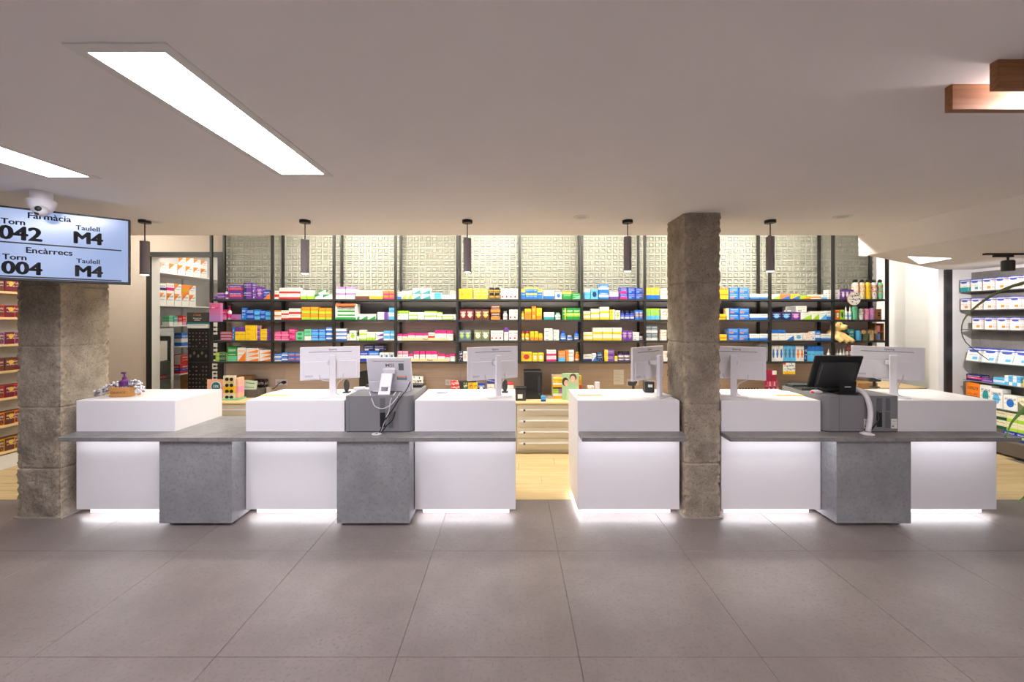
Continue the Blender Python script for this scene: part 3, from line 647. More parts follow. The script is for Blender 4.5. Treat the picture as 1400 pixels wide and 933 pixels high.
# white display tray with orange header, third bay
x0, x1 = PXs(440,70,5.70), PXs(440,213,5.70); zb = ZSH[1]+.0145; h = .228; wd = x1-x0
t = thing('countertop_display', 'white card display with orange header and rows of green boxes', 'display box', ((x0+x1)/2, 5.815, zb))
b = MB(); hw = wd/2
b.bbox(-hw, -hw+.02, -.02, .14, 0, h, .006, 2); b.bbox(hw-.02, hw, -.02, .14, 0, h, .006, 2); b.box(-hw+.02, hw-.02, .13, .14, 0, h); b.box(-hw+.02, hw-.02, 0, .13, 0, .01)
b.build('tray', paint((236,232,226)), t); MB().bbox(-hw+.004, hw-.004, -.024, .0, h-.034, h+.004, .006, 2).build('header', paint((206,98,50)), t)
MB().bbox(-hw+.004, hw-.004, -.026, -.004, 0, .034, .006, 2).build('front_lip', paint(COL['green']), t)
for q in range(2):
    for c in range(4):
        w4 = (wd-.048)/4
        MB().bbox(0, w4-.002, .004, .11, .036+q*.072, .036+q*.072+.07, .002).build('pack', pmat('white', 'green', 'bt' if q else 'st'), t, False, (-hw+.024+c*w4, 0, 0))
# pine risers with small lettering, fourth bay
for shf, xx0, xx1 in ((3,540,850),(4,600,850)):
    z = ZSH[shf-1]+.0145; a, c = PXs(440,xx0), PXs(440,xx1)
    t = thing('shelf_talker', 'pale wood strip in front of pink-topped cartons, %s shelf' % SHN[shf-1], 'shelf strip', ((a+c)/2, 5.803, z))
    MB().bbox(-(c-a)/2, (c-a)/2, 0, .012, 0, .038, .002).build('strip', M_oaktop, t)
    text('lettering', 'Pilexil', .034, FACE(0, -.0008, .019), M_inkg, t, .0008)
# hanging pink card box at left end
t = thing('hanging_card_box', 'pink card box hanging from the left end of the shelving', 'display box', (PX(293.5,5.74), 5.745, PZ(440,5.74)))
MB().bbox(-.083, .083, 0, .05, 0, .27, .004).build('box', pmat('rose', 'mauve', 'bt'), t); MB().box(-.06, .06, -.003, 0, .19, .235).build('title_patch', pmat('magenta', 'white', 'pl'), t)
# round sign of the flask brand
zc = PZs(485, 5.77); t = thing('round_sign', 'round white sign with small animal prints hung before the flasks', 'sign', (PXs(960,1018,5.77), 5.77, zc))
MB().lathe([(.092,0),(.092,.008)], 36, M=Matrix.Rotation(R(90),4,'X')).build('disc', pmat('white', 'brown', 'dot'), t)
MB().lathe([(.096,-.002),(.096,.004)], 36, M=Matrix.Rotation(R(90),4,'X')).build('rim', paint((196,120,90)), t)
# wooden boxes, cups
zb = ZSH[1]+.0145; t = thing('wooden_flask_box', 'small brown wooden box beside the pink flasks', 'box', (PXs(960,1197), 5.83, zb))
MB().bbox(-.045, .045, 0, .1, 0, .155, .003).build('body', M_oakb, t); MB().box(-.012, .02, -.002, 0, .05, .075).box(-.012, .02, -.002, 0, .085, .105).build('print', M_ink, t)
zb = ZSH[2]+.0145; t = thing('wooden_cubby', 'small two-level wooden cubby with cups, right end of third shelf', 'cubby', (PXs(960,1206), 5.83, zb))
b = MB()
b.box(-.062,-.054,0,.12,0,.25).box(.054,.062,0,.12,0,.25).box(-.054,.054,0,.12,0,.008).box(-.054,.054,0,.12,.115,.123).box(-.054,.054,0,.12,.242,.25).box(-.054,.054,.112,.12,.008,.242)
b.build('frame', M_oakb, t)
for z, c, nm in ((.0085,(120,160,220),'pale blue'),(.1235,(232,140,150),'pink')):
    o = MB().lathe([(.036,0),(.04,.004),(.042,.09),(.039,.094)], 20).build('cup', paint(c), None, True, (PXs(960,1206), 5.885, zb+z)); tag(o, nm+' cup standing in the little wooden cubby', 'cup', 'cups in the wooden cubby')
# plush dog
t = thing('plush_dog', 'pale golden plush dog sitting with paws over the shelf edge', 'soft toy', (PXs(960,925), 5.86, ZSH[2]+.0145))
b = MB(); P = b.ball
P((-.02,.04,.085),(.085,.075,.085),14,10); P((-.005,-.005,.225),(.075,.07,.07),14,10); P((.05,-.065,.195),(.05,.052,.042),14,10); P((-.06,.0,.20),(.028,.035,.06),10,8); P((.01,.0,.16),(.05,.05,.04))
b.tube(curve_pts([(-.02,.0,.11),(.02,-.05,.06),(.07,-.085,-.005)],10),[.042]*5+[.036]*5+[.034],10); b.tube(curve_pts([(.03,.0,.10),(.09,-.05,.055),(.15,-.085,.0)],10),[.04]*5+[.035]*5+[.032],10)
b.tube(curve_pts([(-.06,.0,.07),(-.02,-.07,.03),(.01,-.09,-.01)],10),[.045]*5+[.038]*5+[.034],10)
P((.072,-.092,-.012),(.038,.034,.03)); P((.155,-.09,-.005),(.036,.034,.03)); P((-.08,.05,.06),(.05,.06,.06))
body = b.build('body', mat('golden_plush', (226,196,132), .95, var=.1, scale=180, bump=.4), t, True)
md = body.modifiers.new('remesh','REMESH'); md.mode = 'VOXEL'; md.voxel_size = .007; md.use_smooth_shade = True
md = body.modifiers.new('smooth','SMOOTH'); md.iterations = 4; md.factor = .5
MB().ball((.078,-.105,.198),(.014,.012,.011)).build('nose', M_blk, t, True)
for dx in (-.005, .048): MB().ball((dx,-.072,.24),(.009,.007,.009)).build('eye', M_blk, t, True)
for c in ((.075,-.122,-.022),(.16,-.12,-.014),(.02,-.117,-.022)): MB().ball(c,(.02,.008,.008)).build('paw_pad', M_dark, t, True)
# promo card hanging from the bottom shelf of bay ten
t = thing('promo_card', 'white promo card with yellow bottom hanging below the shelf', 'card', (PX(1079,5.79), 5.79, PZ(512,5.79)))
MB().bbox(-.088, .088, 0, .004, 0, .165, .0015).build('card', pmat('white', 'slate', 'dot'), t); MB().box(-.088, .088, -.001, 0, 0, .04).build('yellow_band', pmat('yellow', 'orange', 'pl'), t)
MB().box(-.088, -.05, -.001, 0, .14, .165).build('red_corner', paint(COL['red']), t)

# ------------------------------------------------------------------ back counter with drawers
YD = 5.475; ZD = .715
top = MB().bbox(-4.75, 5.3, YD-.015, YW+.008, ZD-.03, ZD, .003).build('back_worktop', M_oaktop); tag(top, 'long pale oak worktop under the medicine shelves', 'worktop')
ux = [-4.73, -3.62, -2.5, -1.39, -.275, .085-.02, 1.2, 2.3, 3.4, 4.5, 5.28]
for i in range(10):
    a, c = ux[i], ux[i+1]
    t = thing('drawer_cabinet', 'greige drawer cabinet under the oak worktop, %s from left' % ORD[i], 'cabinet', ((a+c)/2, YD, 0), 0, 'drawer cabinets along the back wall'); hw = (c-a)/2-.001
    b = MB(); b.box(-hw, hw, .022, .56, .06, ZD-.031); b.build('carcass', M_drawer, t); MB().box(-hw, hw, .05, .54, 0, .06).build('plinth', M_drawer, t)
    if hw < .25: MB().bbox(-hw+.002, hw-.002, 0, .021, .065, ZD-.036, .002).build('filler_panel', M_drawer, t); continue
    hh = (ZD-.036-.065)/4
    for k in range(4):
        z0 = .065+k*hh
        dr = MB().bbox(-hw+.002, hw-.002, 0, .021, z0+.002, z0+hh-.002, .002).build('drawer', M_drawer, t)
        MB().box(-hw+.05, hw-.01, -.014, -.0005, z0+hh*.50, z0+hh*.50+.012).build('handle_rail', M_plw, dr)
        MB().box(-hw+.03, -hw+.09, -.02, -.0145, z0+hh*.46, z0+hh*.56).build('label_clip', M_plw, dr)
        MB().box(-hw+.09, -hw+.115, -.022, -.0145, z0+hh*.44, z0+hh*.60).build('clip_end', M_dark, dr)

# ------------------------------------------------------------------ wall screen
xr, yr, xl, yl = -3.352, 3.5, -3.917, 3.05
dv = Vector((xr-xl, yr-yl)).normalized(); yaw = math.atan2(dv.y, dv.x); Wt, Ht = 1.03, .572
cx = xr-dv.x*Wt/2; cy = yr-dv.y*Wt/2; zb = 2.157
t = thing('turn_screen', 'wall screen showing turn numbers in front of the left pillar', 'screen', (cx, cy, zb), yaw)
MB().bbox(-Wt/2, Wt/2, 0, .045, 0, Ht, .004).build('housing', M_blk, t)
M_scr, sb = base_mat('lit_screen', (10,10,12), .2)
tt = NT(M_scr); tc = tt.new('ShaderNodeTexCoord'); nz = tt.new('ShaderNodeTexNoise'); nz.inputs['Scale'].default_value = 1.5; tt.l.new(tc.outputs['Object'], nz.inputs['Vector'])
tt.l.new(tt.mix(nz.outputs[0], lin((140,162,216)), lin((184,202,236))), sb.inputs['Emission Color']); sb.inputs['Emission Strength'].default_value = .95
bz = .014
MB().box(-Wt/2+bz, Wt/2-bz, -.0008, 0, bz+.008, Ht-bz).build('screen', M_scr, t)
def u2x(u): return Wt/2-u          # distance from the right edge
def scr(s, u, v, size, fat): text('lettering', s, size, FACE(Wt/2-u, -.0016, Ht-v), M_ink, t, 0, 0, 'CENTER', 1.0, fat)
# u measured from right edge (m), v from top (m)
scr('Farmàcia', .470, .056, .066, .0016); scr('Torn', .657, .118, .060, .0020); scr('042', .620, .208, .148, .0065)
scr('Taulell', .256, .115, .053, .0011); scr('M4', .256, .201, .136, .0065)
scr('Encàrrecs', .470, .331, .064, .0018); scr('Torn', .650, .392, .060, .0020); scr('004', .612, .478, .138, .0060)
scr('Taulell', .254, .390, .052, .0011); scr('M4', .252, .477, .128, .0062)
for v in (.283, .546): MB().box(-Wt/2+.05, Wt/2-.055, -.0016, -.0009, Ht-v, Ht-v+.011).build('rule', M_ink, t)
br = MB(); br.box(-.05, .05, .045, .10, .16, .40); br.tube([(0,.09,.38),(0,.09,ZC-zb-.001)], .02, 10); br.build('bracket', M_blk, t)

# ------------------------------------------------------------------ monitors
def monitor(L, Rr, colX, colY, label, colz=1.50, mirror=False):
    L = Vector(L); Rr = Vector(Rr); dv = (Rr-L).normalized(); yaw = math.atan2(dv.y, dv.x); cen = (L+Rr)/2; W, H = .545, .325
    t = thing('monitor', label, 'monitor', (colX, colY, ZT), yaw, 'white monitors on the counters')
    # panel centre in local coordinates
    d_ = Vector((cen.x-colX, cen.y-colY)); lx = d_.x*dv.x+d_.y*dv.y; ly = max(.075, -d_.x*dv.y+d_.y*dv.x); zc = 1.417-ZT
    b = MB(); b.bbox(lx-W/2, lx+W/2, ly-.012, ly+.012, zc-H/2, zc+H/2, .004, 2); 
    b.build('housing', M_plw, t)
    MB().bbox(lx-W/2+.03, lx+W/2-.03, ly-.024, ly-.0122, zc-H/2+.012, zc+.02, .002, 1).build('lower_cover', M_plw, t)
    MB().box(lx-W*.36, lx+W*.36, ly-.0128, ly-.0122, zc+H/2-.052, zc+H/2-.047).build('vent_slot', M_inkg, t)
    text('logo', 'iiyama', .030, FACE(lx+.02, ly-.0126, zc+H/2-.027), M_inkg, t, .0004)
    MB().box(lx-W/2+.045, lx-W/2+.115, ly-.0246, ly-.0242, zc-H/2+.03, zc-H/2+.05).build('model_plate', M_plw2, t)
    MB().lathe([(.028,0),(.03,.006),(.03,.012)], 20, M=Matrix.Translation((lx,ly-.024,zc+.005)) @ Matrix.Rotation(R(90),4,'X')).build('mount_disc', M_plw2, t, True)
    MB().bbox(-.028, .028, -.018, .018, .004, colz-ZT, .005, 2).build('column', M_plw, t)
    MB().bbox(min(0,lx)-.012, max(0,lx)+.012, .016, ly-.03, zc-.015, zc+.025, .003).build('neck', M_plw, t)
    MB().bbox(-.12, .12, -.07, .11, 0, .009, .003, 1).build('foot_plate', M_plw, t)
    MB().tube(curve_pts([(lx-.10,ly-.026,zc-.11),(lx-.085,ly-.04,zc-.16),(-.03,.02,.15),(.0,.02,.12)],14), .0042, 6).build('cable', M_plw2, t, True)
    MB().tube(curve_pts([(lx+.12,ly-.026,zc-.11),(lx+.11,ly-.04,zc-.16),(.045,.025,.12),(.035,.03,.03),(.07,.05,.006)],16), .0042, 6).build('cable', M_plw2, t, True)
    return t
monitor((-2.07,3.89),(-1.565,4.10),-1.77,3.93,'white monitor seen from behind, leftmost on the counters')
monitor((-.44,3.87),(.06,4.12),-.135,3.93,'white monitor seen from behind, directly left of the counter gap')
monitor((1.13,3.82),(1.60,4.20),1.455,3.93,'sharply turned white monitor left of the bare concrete pillar')
monitor((1.98,4.11),(2.477,3.88),2.195,3.95,'white monitor partly hidden behind the bare concrete pillar')
monitor((3.53,4.16),(3.985,3.83),3.76,3.93,'white monitor on the rightmost counter')

# ------------------------------------------------------------------ cash machines and terminals
def machine(x0, x1, label, mirror):
    t = thing('cash_machine', label, 'cash machine', ((x0+x1)/2, 3.72, ZS), 0, 'grey cash machines'); hw = (x1-x0)/2; h = .338; d_ = .58; r = .07
    s = -1 if mirror else 1
    pts = [(-hw,0)] if True else []
    for k in range(7): a = -math.pi/2+math.pi/2*k/6; pts.append((hw-r+r*math.cos(a), r+r*math.sin(a)))
    pts += [(hw,d_),(-hw,d_)]
    if mirror: pts = [(-x,y) for x,y in reversed(pts)]
    b = MB(); b.prism(pts, .008, h); b.build('body', M_mach, t, True)
    MB().prism([(x*.985,.004+y*.985) for x,y in pts], 0, .008).build('base', M_blk, t)
    for u in ((-hw+.03, hw-.14) if not mirror else (-hw+.14,)):
        MB().box(u-.0015, u+.0015, -.0012, .0, .01, h-.004).build('seam', M_mach2, t)
    v = .03 if not mirror else .17
    MB().box(v-.025, v+.025, -.0015, 0, .19, h-.02).build('grille', M_mach2, t)
    MB().box(v-.025, v+.025, -.0015, 0, .05, .185).build('cable_bay', M_blk, t)
    MB().box(v+.055, v+.10, -.0015, 0, .04, .19).build('cable_bay', M_mach2, t)
    if mirror: MB().box(v+.06, v+.10, -.0015, 0, .20, h-.02).build('grille', M_mach2, t)
    lab = M_paper
    if mirror:
        for u in (v-.145, v+.11): MB().box(u, u+.055, -.0015, 0, .035, .125).build('type_label', pmat('white', 'grey', 'pl'), t)
    # raised rim with coin tray at the service side
    MB().bbox(-hw+.02, hw-.02, d_-.13, d_-.01, h, h+.03, .006, 2).build('coin_tray', M_dark, t)
    return t, h
m1, mh = machine(-1.550, -.925, 'grey cash machine carrying the pale touch terminal', False)
m2, mh = machine(2.915, 3.600, 'grey cash machine carrying the black touch terminal', True)
ZM = ZS+.338
# pale terminal (tilted, back to the camera)
t = thing('touch_terminal', 'pale grey touch terminal with folding stand on left cash machine', 'terminal', (PX(536,3.9), 3.87, ZM))
Tm = Matrix.Translation((-.03,.10,.012)) @ Matrix.Rotation(R(13),4,'X')
Wm, Hm = .43, .34
b = MB(); b.bbox(-Wm/2, Wm/2, -.02, .02, .0, Hm, .008, 2, 0, Tm); b.build('housing', M_plw2, t, True)
MB().bbox(-Wm/2+.012, Wm/2-.012, -.034, -.0205, 0, .10, .004, 1, 0, Tm).build('lower_cover', M_plw2, t)
MB().box(-Wm*.36, Wm*.36, -.0206, -.0202, Hm-.035, Hm-.029, 0, Tm).build('vent_slot', paint((150,140,130)), t)
text('logo', 'MSI', .046, Tm @ FACE(.01, -.0208, Hm-.075), M_inkg, t, .0006, 0, 'CENTER', 1.3)
MB().bbox(-.055, .065, -.045, -.0202, .185, .235, .004, 1, 0, Tm).build('hinge', M_plw, t)
Tl = Matrix.Translation((-.035,-.105,.0)) @ Matrix.Rotation(R(-28),4,'X')
lg = MB(); lg.bbox(-.055, .055, -.012, .004, .0, .035, .003, 1, 0, Tl); lg.bbox(-.055, -.03, -.012, .004, .035, .075, .003, 1, 0, Tl); lg.bbox(.03, .055, -.012, .004, .035, .075, .003, 1, 0, Tl); lg.bbox(-.055, .055, -.012, .004, .075, .215, .003, 1, 0, Tl)
lg.build('folding_leg', M_plw, t)
MB().box(.095, .145, -.0206, -.0202, .215, .285, 0, Tm).build('side_vent', M_inkg, t)
MB().box(.07, .17, -.0206, -.0202, .115, .155, 0, Tm).build('type_label', pmat('slate', 'orange', 'tp'), t)
for x in (-.17, .12): MB().bbox(x-.03, x+.03, .06, .14, 0, .012, .003).build('foot', M_plw2, t)
# its cables
c0 = PX(517,3.69)
def cable(name, pts, r, m, label): return tag(MB().tube(curve_pts(pts, 28), r, 7).build(name, m, None, True), label, 'cable')
def W(x, y, Y): return (PX(x,Y), Y, PZ(y,Y))
cable('white_cable', [W(505,536,3.80),W(509,548,3.70),W(513,556,3.69),W(523,559,3.69),W(534,554,3.69),W(542,545,3.70),W(547,537,3.80)], .0045, M_plw2, 'white cable looping down the front of the left cash machine')
cable('long_white_cable', [W(541,536,3.80),W(534,548,3.70),W(532,562,3.69),W(526,576,3.68),W(520,592,3.675)], .0045, M_plw2, 'white cable running from pale terminal to the worktop outlet')
cable('black_cable', [W(561,522,3.83),W(556,533,3.80),W(547,544,3.70),W(537,560,3.69),W(526,575,3.68),W(519,592,3.67)], .0055, M_blk, 'black cable running from pale terminal to the worktop outlet')
cable('short_black_cable', [W(540,563,3.70),W(537,574,3.69),W(529,582,3.68),W(521,592,3.668)], .006, M_blk, 'short black cable hanging from the left cash machine')
t = thing('cable_grommet', 'white cable outlet in the worktop before the left cash machine', 'grommet', (PX(515,3.665), 3.665, ZS))
MB().lathe([(.045,0),(.044,.004),(.03,.005)], 24).build('ring', M_plw, t, True); MB().lathe([(.012,.0052),(.011,.007)], 14).build('opening', M_blk, t)
# black terminal
t = thing('black_touch_terminal', 'black touch terminal on the right cash machine', 'terminal', (PX(1150,3.86), 3.84, ZM), R(-4))
Tm = Matrix.Translation((-.01,.16,.035)) @ Matrix.Rotation(R(-6),4,'Z') @ Matrix.Rotation(R(24),4,'X'); Wm, Hm = .41, .36
MB().bbox(-Wm/2, Wm/2, -.012, .012, 0, Hm, .005, 2, 0, Tm).build('housing', M_blk, t, True)
MB().bbox(-Wm/2+.05, Wm/2-.04, -.035, -.0122, .02, Hm-.06, .006, 2, 0, Tm).build('rear_cover', M_dark, t, True)
MB().box(-Wm/2+.06, -Wm/2+.07, -.0356, -.0352, .05, Hm-.08, 0, Tm).build('port_strip', paint((90,90,94)), t)
b = MB(); b.prism([(-.075,-.05),(.075,-.05),(.06,-.04),(-.06,-.04)], .004, .135, 0, Matrix.Rotation(R(8),4,'X')); b.bbox(-.09, .09, -.07, .13, 0, .018, .004); b.build('stand', M_blk, t)
MB().box(-.028, .028, -.0522, -.0512, .078, .088, 0, Matrix.Rotation(R(8),4,'X')).build('logo', M_plw2, t)
MB().bbox(-.17, .20, .0, .10, .018, .042, .006, 1).build('base_bar', M_blk, t)
# keyboard, mouse
t = thing('keyboard', 'dark keyboard lying on the right cash machine', 'keyboard', (PX(1098,4.05)+.09, 4.06, ZM), R(-2))
MB().bbox(-.14, .14, -.07, .07, 0, .016, .004).build('base', M_dark, t)
b = MB()
for r_ in range(4):
    for c in range(12): b.bbox(-.132+c*.0222, -.132+c*.0222+.018, -.062+r_*.031, -.062+r_*.031+.026, .016, .021, .0015)
b.build('keys', M_blk, t); t.children[-1]['kind'] = 'stuff'
t = thing('computer_mouse', 'small grey and white mouse with red side beside the keyboard', 'mouse', (PX(1116,3.86), 3.86, ZM), R(-25))
MB().ball((0,0,.012),(.05,.03,.022),16,10).build('shell', M_plw2, t, True); MB().ball((-.03,-.012,.012),(.018,.018,.012),10,8).build('red_grip', paint((200,30,40)), t, True)
# corrugated hose
t = thing('cable_hose', 'white ribbed cable hose curving down the right cash machine', 'cable hose', (PX(1186,3.66), 3.665, ZS))
pts = curve_pts([Vector(W(1168,531,3.86)),Vector(W(1180,537,3.74)),Vector(W(1187,548,3.69)),Vector(W(1190,566,3.675)),Vector(W(1187,590,3.665))], 64)
o0 = Vector(t.location); MB().tube([p-o0 for p in pts], [.022 if i % 2 else .0195 for i in range(len(pts))], 14).build('hose', M_plw, t, True)
MB().lathe([(.055,0),(.054,.005),(.032,.012),(.028,.02)], 24).build('collar', M_plw, t, True)
cable('machine_power_cable', [W(1200,563,3.705),W(1201,574,3.68),W(1196,582,3.68),W(1191,588,3.69)], .006, M_blk, 'short black power cable on the right cash machine')

# ------------------------------------------------------------------ things on the counters
# wooden crate with grapes and bottle
Y = 3.98
t = thing('wooden_trug', 'small oval wooden trug with burnt lettering on leftmost counter', 'basket', (PX(171,Y), Y, ZT), R(5))
b = MB(); nn = 28; st = [(.0,.112,.075),(.018,.118,.08),(.02,.110,.072),(.07,.112,.075),(.072,.122,.083),(.095,.124,.085)]
vs = []; fs = []
prof = st+[(.095,.115,.076),(.012,.103,.066)]
for z, rx, ry in prof:
    for j in range(nn):
        a = 2*math.pi*j/nn; vs.append((math.copysign(abs(math.cos(a))**.6, math.cos(a))*rx, math.copysign(abs(math.sin(a))**.6, math.sin(a))*ry, z))
for i in range(len(prof)-1):
    for j in range(nn): fs.append((i*nn+j, i*nn+(j+1)%nn, (i+1)*nn+(j+1)%nn, (i+1)*nn+j))
fs += [tuple(range(nn-1,-1,-1)), tuple((len(prof)-1)*nn+j for j in range(nn))]
b.add(vs, fs); b.build('tub', wood('honey_wood', (176,124,66), (206,156,92), 0, 6, .5), t, True)
text('lettering', 'CAUDALIE', .026, FACE(0,-.0795,.045), paint((84,50,24)), t, .0003, 0, 'CENTER', 1.1)
bottle(PX(171,Y), Y-.045, ZT+.0125, .078, .225, 'plum', 'plum', 'plum pump bottle standing in the wooden trug', None, 'p')
def grapes(label, path, nb, rad, seed):
    rr = random.Random(seed); P0 = Vector(path[0]); pts = curve_pts(path, 20)
    t = thing('grape_bunch', label, 'grapes', P0, 0, 'silver grape bunches')
    b = MB(); b.tube([p-P0 for p in pts], .003, 5)
    b.build('stem', paint((120,100,90)), t)
    b = MB(); last = []
    for i in range(nb):
        p = pts[int(rr.random()*(len(pts)-1))]-P0; r = rr.uniform(.009,.0125)
        q = p+Vector((rr.uniform(-1,1), rr.uniform(-1,1), rr.uniform(-.6,1)))*rad
        q.z = max(q.z, ZT+r*1.02-P0.z) if (P0+q).z < ZT+.1 else q.z
        b.ball(q, r, 9, 6, 0 if rr.random() < .7 else 1)
    o = b.build('berries', [mat('silver_grape_%d' % seed, (206,204,208), .35, var=.15, scale=40), paint((124,116,132))], t, True); o['kind'] = 'stuff'
    b = MB()
    for i in range(3):
        c = pts[2+i*4]-P0; a = rr.uniform(0,6); Ml = Matrix.Translation(c+Vector((0,0,.02))) @ Matrix.Rotation(a,4,'Z') @ Matrix.Rotation(R(40),4,'X')
        b.prism([(0,0),(.012,.012),(.028,.016),(.036,0),(.028,-.016),(.012,-.012)], 0, .0015, 0, Ml)
    b.build('leaves', paint((196,190,206)), t)
gx = PX(171, Y)
grapes('silvery grape bunch spilling over the left of the trug', [(gx-.03,Y-.01,ZT+.11),(gx-.12,Y-.03,ZT+.10),(gx-.17,Y-.06,ZT+.05),(gx-.21,Y-.08,ZT+.022)], 80, .032, 3)
grapes('silvery grape bunch spilling over the right of the trug', [(gx+.05,Y,ZT+.115),(gx+.12,Y-.01,ZT+.125),(gx+.17,Y-.03,ZT+.085),(gx+.20,Y-.05,ZT+.025)], 80, .028, 4)
# papers
def pad(x, Y, w_, d_, label, rz=0):
    t = thing('desk_pad', label, 'desk pad', (x, Y, ZT), rz, 'white desk pads with yellow edge')
    MB().box(-w_/2, w_/2, -d_/2, d_/2, 0, .006).build('sheets', M_paper, t)
    MB().box(-w_/2, w_/2, -d_/2-.004, -d_/2+.012, 0, .0072).build('yellow_edge', M_yel, t)
    MB().box(-w_*.2, w_*.15, -d_/2+.001, -d_/2+.006, .0073, .0076).build('print_line', M_inkg, t)
    for i in range(5): MB().box(-w_*.4+i*w_*.17, -w_*.4+i*w_*.17+.025, -d_*.15, d_*.1, .0061, .0064).build('print_mark', paint((190,188,184)), t)
pad(PX(380,4.04), 4.08, .27, .20, 'white pad with yellow edge left of the leftmost monitor')
pad(PX(805,4.05), 4.10, .24, .20, 'white pad with yellow edge at the counter gap')
pad(PX(1079,4.0), 4.10, .28, .24, 'white pad with yellow edge beside the black terminal')
t = thing('note_sheet', 'loose sheet with a blue pen on the middle counter', 'paper', (PX(594,4.0), 4.06, ZT), R(-10))
MB().box(-.105, .105, -.10, .10, 0, .004).build('sheet', M_paper, t)
o = MB().tube([(0,0,0),(.11,.035,0)], .004, 8).build('pen', paint((40,70,190)), None, True, (PX(596,4.05), 4.08, ZT+.0085)); tag(o, 'blue pen lying on the loose sheet', 'pen')
# white scanner beside the first terminal, black scanners beside monitors
t = thing('barcode_scanner', 'white handheld scanner beside the pale touch terminal', 'scanner', (PX(488,3.93), 4.02, ZM), R(15))
MB().bbox(-.065, .05, -.028, .028, 0, .035, .012, 2).build('head', M_plw, t, True); MB().bbox(.045, .10, -.018, .018, .0, .026, .008, 2).build('handle', M_plw, t, True)
for x, Y, lb in ((PX(466,4.0),4.14,'black scanner standing behind the leftmost monitor foot'),(PX(690,4.02),4.16,'black scanner standing behind the monitor at the counter gap')):
    t = thing('handheld_scanner', lb, 'scanner', (x, Y, ZT), 0, 'black standing scanners')
    MB().bbox(-.032, .032, -.03, .04, 0, .012, .004).build('base', M_dark, t); MB().ball((0,0,.075),(.028,.032,.066),14,10).build('body', M_dark, t, True)
t = thing('label_printer', 'small black label printer on the counter left of bare pillar', 'printer', (PX(889,4.15), 4.20, ZT), R(-8))
MB().bbox(-.05, .05, -.05, .06, 0, .115, .008, 2).build('body', M_dark, t); MB().box(-.015, .03, -.0508, -.0502, .055, .085).build('label', M_paper, t)
t = thing('card_reader', 'black desk scanner on stand between black terminal and right monitor', 'scanner', (PX(1205,4.12), 4.20, ZM), 0)
MB().bbox(-.06, .06, -.02, .02, .06, .17, .01, 2).build('head', M_dark, t); MB().lathe([(.045,0),(.045,.008),(.014,.014),(.012,.065)], 20).build('stand', M_dark, t, True)

# ------------------------------------------------------------------ things on the back worktop
zt = ZD
def bx(name, label, cat, px0, px1, ytop, Y, m, d_=.1, rz=0, z=None, group=None, bev=.003):
    z = zt if z is None else z; a, c = PX(px0,Y), PX(px1,Y); h = PZ(ytop,Y)-z
    t = thing(name, label, cat, ((a+c)/2, Y, z), rz, group); hw = (c-a)/2
    MB().bbox(-hw, hw, 0, d_, 0, h, bev).build('body', m, t); return t, hw, h
# pink promo card
t, hw, h = bx('promo_sign', 'pink promo card with round teal badge behind leftmost counter', 'sign', 283, 306, 519, 5.75, pmat('peach','pink','dg'), .02)
MB().lathe([(.075,0),(.075,.004)], 26, M=Matrix.Translation((.01,0,h*.62)) @ Matrix.Rotation(R(90),4,'X')).build('badge_rim', M_paper, t)
MB().lathe([(.064,.0045),(.064,.006)], 26, M=Matrix.Translation((.01,0,h*.62)) @ Matrix.Rotation(R(90),4,'X')).build('badge', paint((36,110,130)), t)
text('lettering', '15%', .05, FACE(.01,-.0066,h*.62), M_paper, t, .001)
# sunglasses display
t, hw, h = bx('sunglasses_stand', 'yellow striped sunglasses display with four pairs on show', 'display', 305, 322, 514, 5.62, pmat('cream','yellow','st'), .02)
MB().bbox(hw, hw+.05, .0, .12, .02, h-.03, .01, 1).build('side_panel', pmat('peach','pink','st'), t)
MB().bbox(-hw-.01, hw+.06, -.02, .14, 0, .02, .004).build('base', paint(COL['mint']), t)
for i, c in enumerate(((210,170,30),(60,70,130),(180,120,60),(50,60,50))):
    z = h-.05-i*.085
    g = MB()
    for sx in (-1, 1): g.lathe([(.024,0),(.024,.006)], 16, M=Matrix.Translation((sx*.032,0,z)) @ Matrix.Rotation(R(90),4,'X'))
    g.box(-.012, .012, -.006, 0, z+.004, z+.009); g.build('sunglasses', paint((34,30,26) if i else (58,44,20), .25), t)
# kraft box behind, charcoal box with note, dark bag
bx('kraft_box', 'kraft cardboard box behind the sunglasses display', 'box', 322, 344, 514, 5.945, M_kraft, .1)
t, hw, h = bx('charcoal_box', 'charcoal tray box with a pale green note stuck on', 'box', 331, 354, 533, 5.78, paint((86,82,76)), .16)
Tn = Matrix.Rotation(R(-8),4,'X') @ Matrix.Rotation(R(4),4,'Y')
MB().bbox(-.13, .07, -.006, -.003, h*.6, h+.13, .001, 1, 0, Tn).build('note', paint((176,196,168)), t)
for k in range(2): MB().box(-.10, .03, -.0066, -.0062, h+.085-k*.06, h+.095-k*.06, 0, Tn).build('note_line', M_inkg, t)
bx('dark_pouch', 'black patterned pouch beside the charcoal tray box', 'pouch', 346, 362, 519, 5.945, pmat('black','maroon','dot'), .09, bev=.012)
bx('steel_clip_stand', 'small steel clip stand left of the wall socket', 'stand', 364, 370, 530, 5.85, M_alu, .04)
